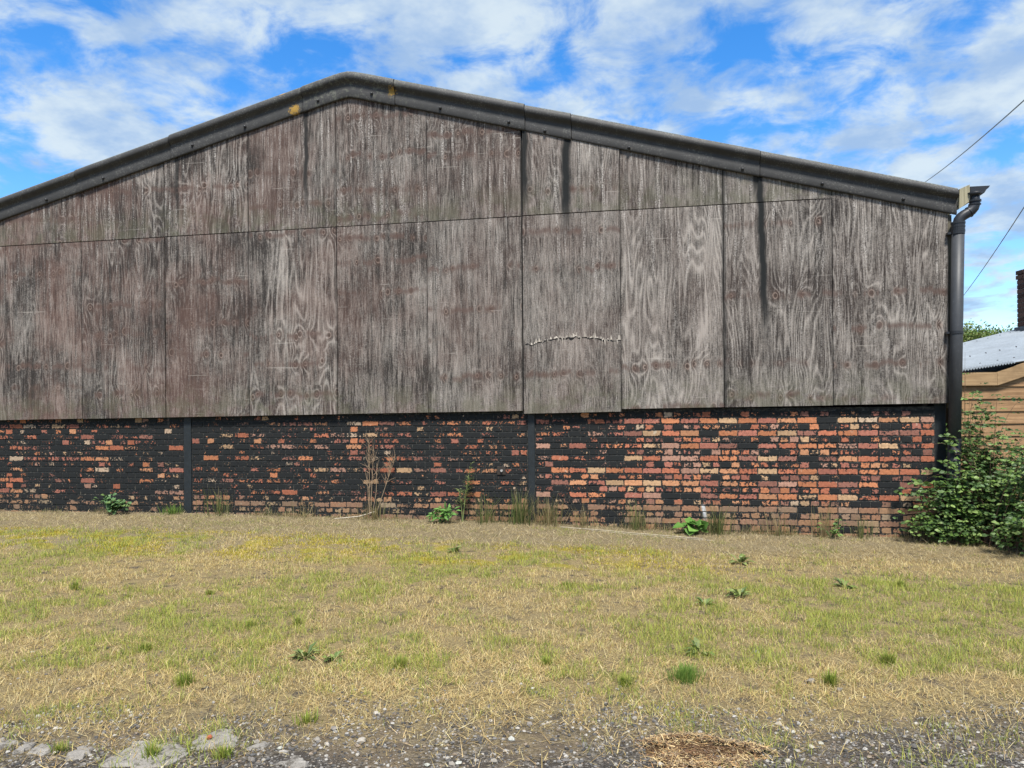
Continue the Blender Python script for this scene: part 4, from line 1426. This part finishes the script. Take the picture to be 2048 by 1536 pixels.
    V, F = tube([(-3.90, -.24, gz(-3.9, -.24) + .015), (-3.6, -.17, gz(-3.6, -.17) + .04), (-3.40, -.10, gz(-3.4, -.1) + .10)], [.006, .008, .006], 6)
    tag(link('bare_stick', pymesh('bare_stick', V, F), mat_plain('pale bark', (.36, .32, .25), .8)), 'pale bare stick leaning from the ground below the dead stems', 'stick')


build_weeds()


def build_bramble():
    root = tag(empty('bramble_bush', (4.3, -.3, gz(4.3, -.3))), 'dense green bramble bush spilling round the downpipe and over the boards', 'bramble')
    ox, oy, oz = 4.3, -.3, gz(4.3, -.3)
    S, A = Acc(), Acc()
    brown = np.array([.14, .085, .06])
    cols = np.array([(.075, .135, .03), (.095, .17, .036), (.05, .095, .026), (.14, .225, .05), (.18, .26, .075), (.065, .12, .036)])

    def cane(b, top, end, nl, Ls=.075, rad=.005, spread=.05, bright=1.0):
        b, top, end = map(np.array, (b, top, end))
        ts = np.linspace(0, 1, 12)
        pts = [((1 - t) ** 2) * b + 2 * t * (1 - t) * top + t * t * end for t in ts]
        V, F = tube([tuple(p - np.array([ox, oy, oz])) for p in pts], list(np.linspace(rad, rad * .35, 12)), 5, False)
        S.quadfaces(V, F, brown * rng.uniform(.7, 1.3))
        t = rng.uniform(.15, 1, nl)
        c = ((1 - t) ** 2)[:, None] * b + (2 * t * (1 - t))[:, None] * top + (t * t)[:, None] * end + rng.normal(0, spread, (nl, 3))
        c[:, 2] = np.maximum(c[:, 2], zg(c[:, 0], c[:, 1]) + .03)
        th = rng.uniform(0, 6.283, nl)
        D0 = np.stack([np.cos(th), np.sin(th) - .35, rng.uniform(-.3, .4, nl)], 1)
        U = np.tile([0, -.75, 1.0], (nl, 1)) + rng.normal(0, .55, (nl, 3))
        kk = cols[rng.integers(0, 6, nl)] * rng.uniform(.75, 1.25, (nl, 1)) * bright
        for da, sc in ((0, 1.0), (1.15, .85), (-1.15, .85)):
            ca, sa = math.cos(da), math.sin(da)
            D = D0.copy()
            D[:, 0], D[:, 1] = D0[:, 0] * ca - D0[:, 1] * sa, D0[:, 0] * sa + D0[:, 1] * ca
            ll = Ls * sc * rng.uniform(.6, 1.15, nl)
            leaves(A, c - np.array([ox, oy, oz]) + unit(D) * .012, D, U, ll, ll * .66, kk, .1, .45)
    # main mass before the boards, tall by the pipe and falling to the right
    for i in range(330):
        x = rng.uniform(3.66, 6.8)
        y = rng.uniform(-.95, .75)
        hmax = np.interp(x, [3.6, 3.8, 4.1, 4.5, 5.0, 6.8], [1.3, 1.3, 1.12, .95, .82, .72])
        hh = hmax * rng.uniform(.25, 1.0) * np.interp(y, [-.95, -.2, .75], [.40, .85, 1.0])
        a = rng.uniform(0, 6.283)
        e = (max(x + math.cos(a) * rng.uniform(.1, .5), 3.55), y + math.sin(a) * .3 - .15, hh * rng.uniform(.3, .9))
        cane((x, y, -.1), ((x + e[0]) / 2, (y + e[1]) / 2, hh * 1.35), e, 40, .062)
    # upright canes climbing beside the pipe
    for i in range(44):
        x = rng.uniform(3.60, 3.98)
        y = rng.uniform(-.2, .25)
        hh = rng.uniform(.9, 1.7)
        cane((x + .1, y, -.1), (x + rng.normal(.02, .08), y, hh * .7), (x + rng.normal(.10, .16), y - .05, hh * np.interp(x, [3.6, 3.95], [1.0, .8])), 20, .062, .004, .05)
    for zz in (1.8, 2.05):
        cane((3.64, .02, .4), (3.60, -.02, zz * .7), (3.63 + rng.normal(0, .03), -.03, zz), 11, .045, .003, .035)
    # trailing canes to the left, across the end of the brick wall
    for i in range(24):
        xe = rng.uniform(2.72, 3.4)
        hh = rng.uniform(.12, .62) * np.interp(xe, [2.7, 3.4], [.7, 1.15])
        cane((3.75 + rng.normal(0, .1), -.35, -.05), (3.45, -.35 + rng.normal(0, .06), hh * 1.7), (xe, -.25 + rng.normal(0, .07), hh), 20, .07, .004, .05, 1.1)
    for i in range(16):
        xe = rng.uniform(2.65, 3.5)
        cane((3.5 + rng.normal(0, .15), -.4, -.08), (xe + .2, -.4, .22), (xe, -.38 + rng.normal(0, .1), rng.uniform(.0, .16)), 20, .06, .003, .05)
    # a few across the pipe
    for (xe, ze) in [(3.22, 1.02), (3.30, .80), (3.36, .62), (3.3, 1.1), (3.42, .9), (3.25, .5)]:
        cane((3.8, -.3, .1), (3.58, -.26, ze * 1.1), (xe, -.24, ze), 14, .066, .0035, .045, 1.15)
    link('canes', S.mesh('canes'), M_stem, root)
    link('foliage', A.mesh('foliage'), M_leaf, root)


build_bramble()
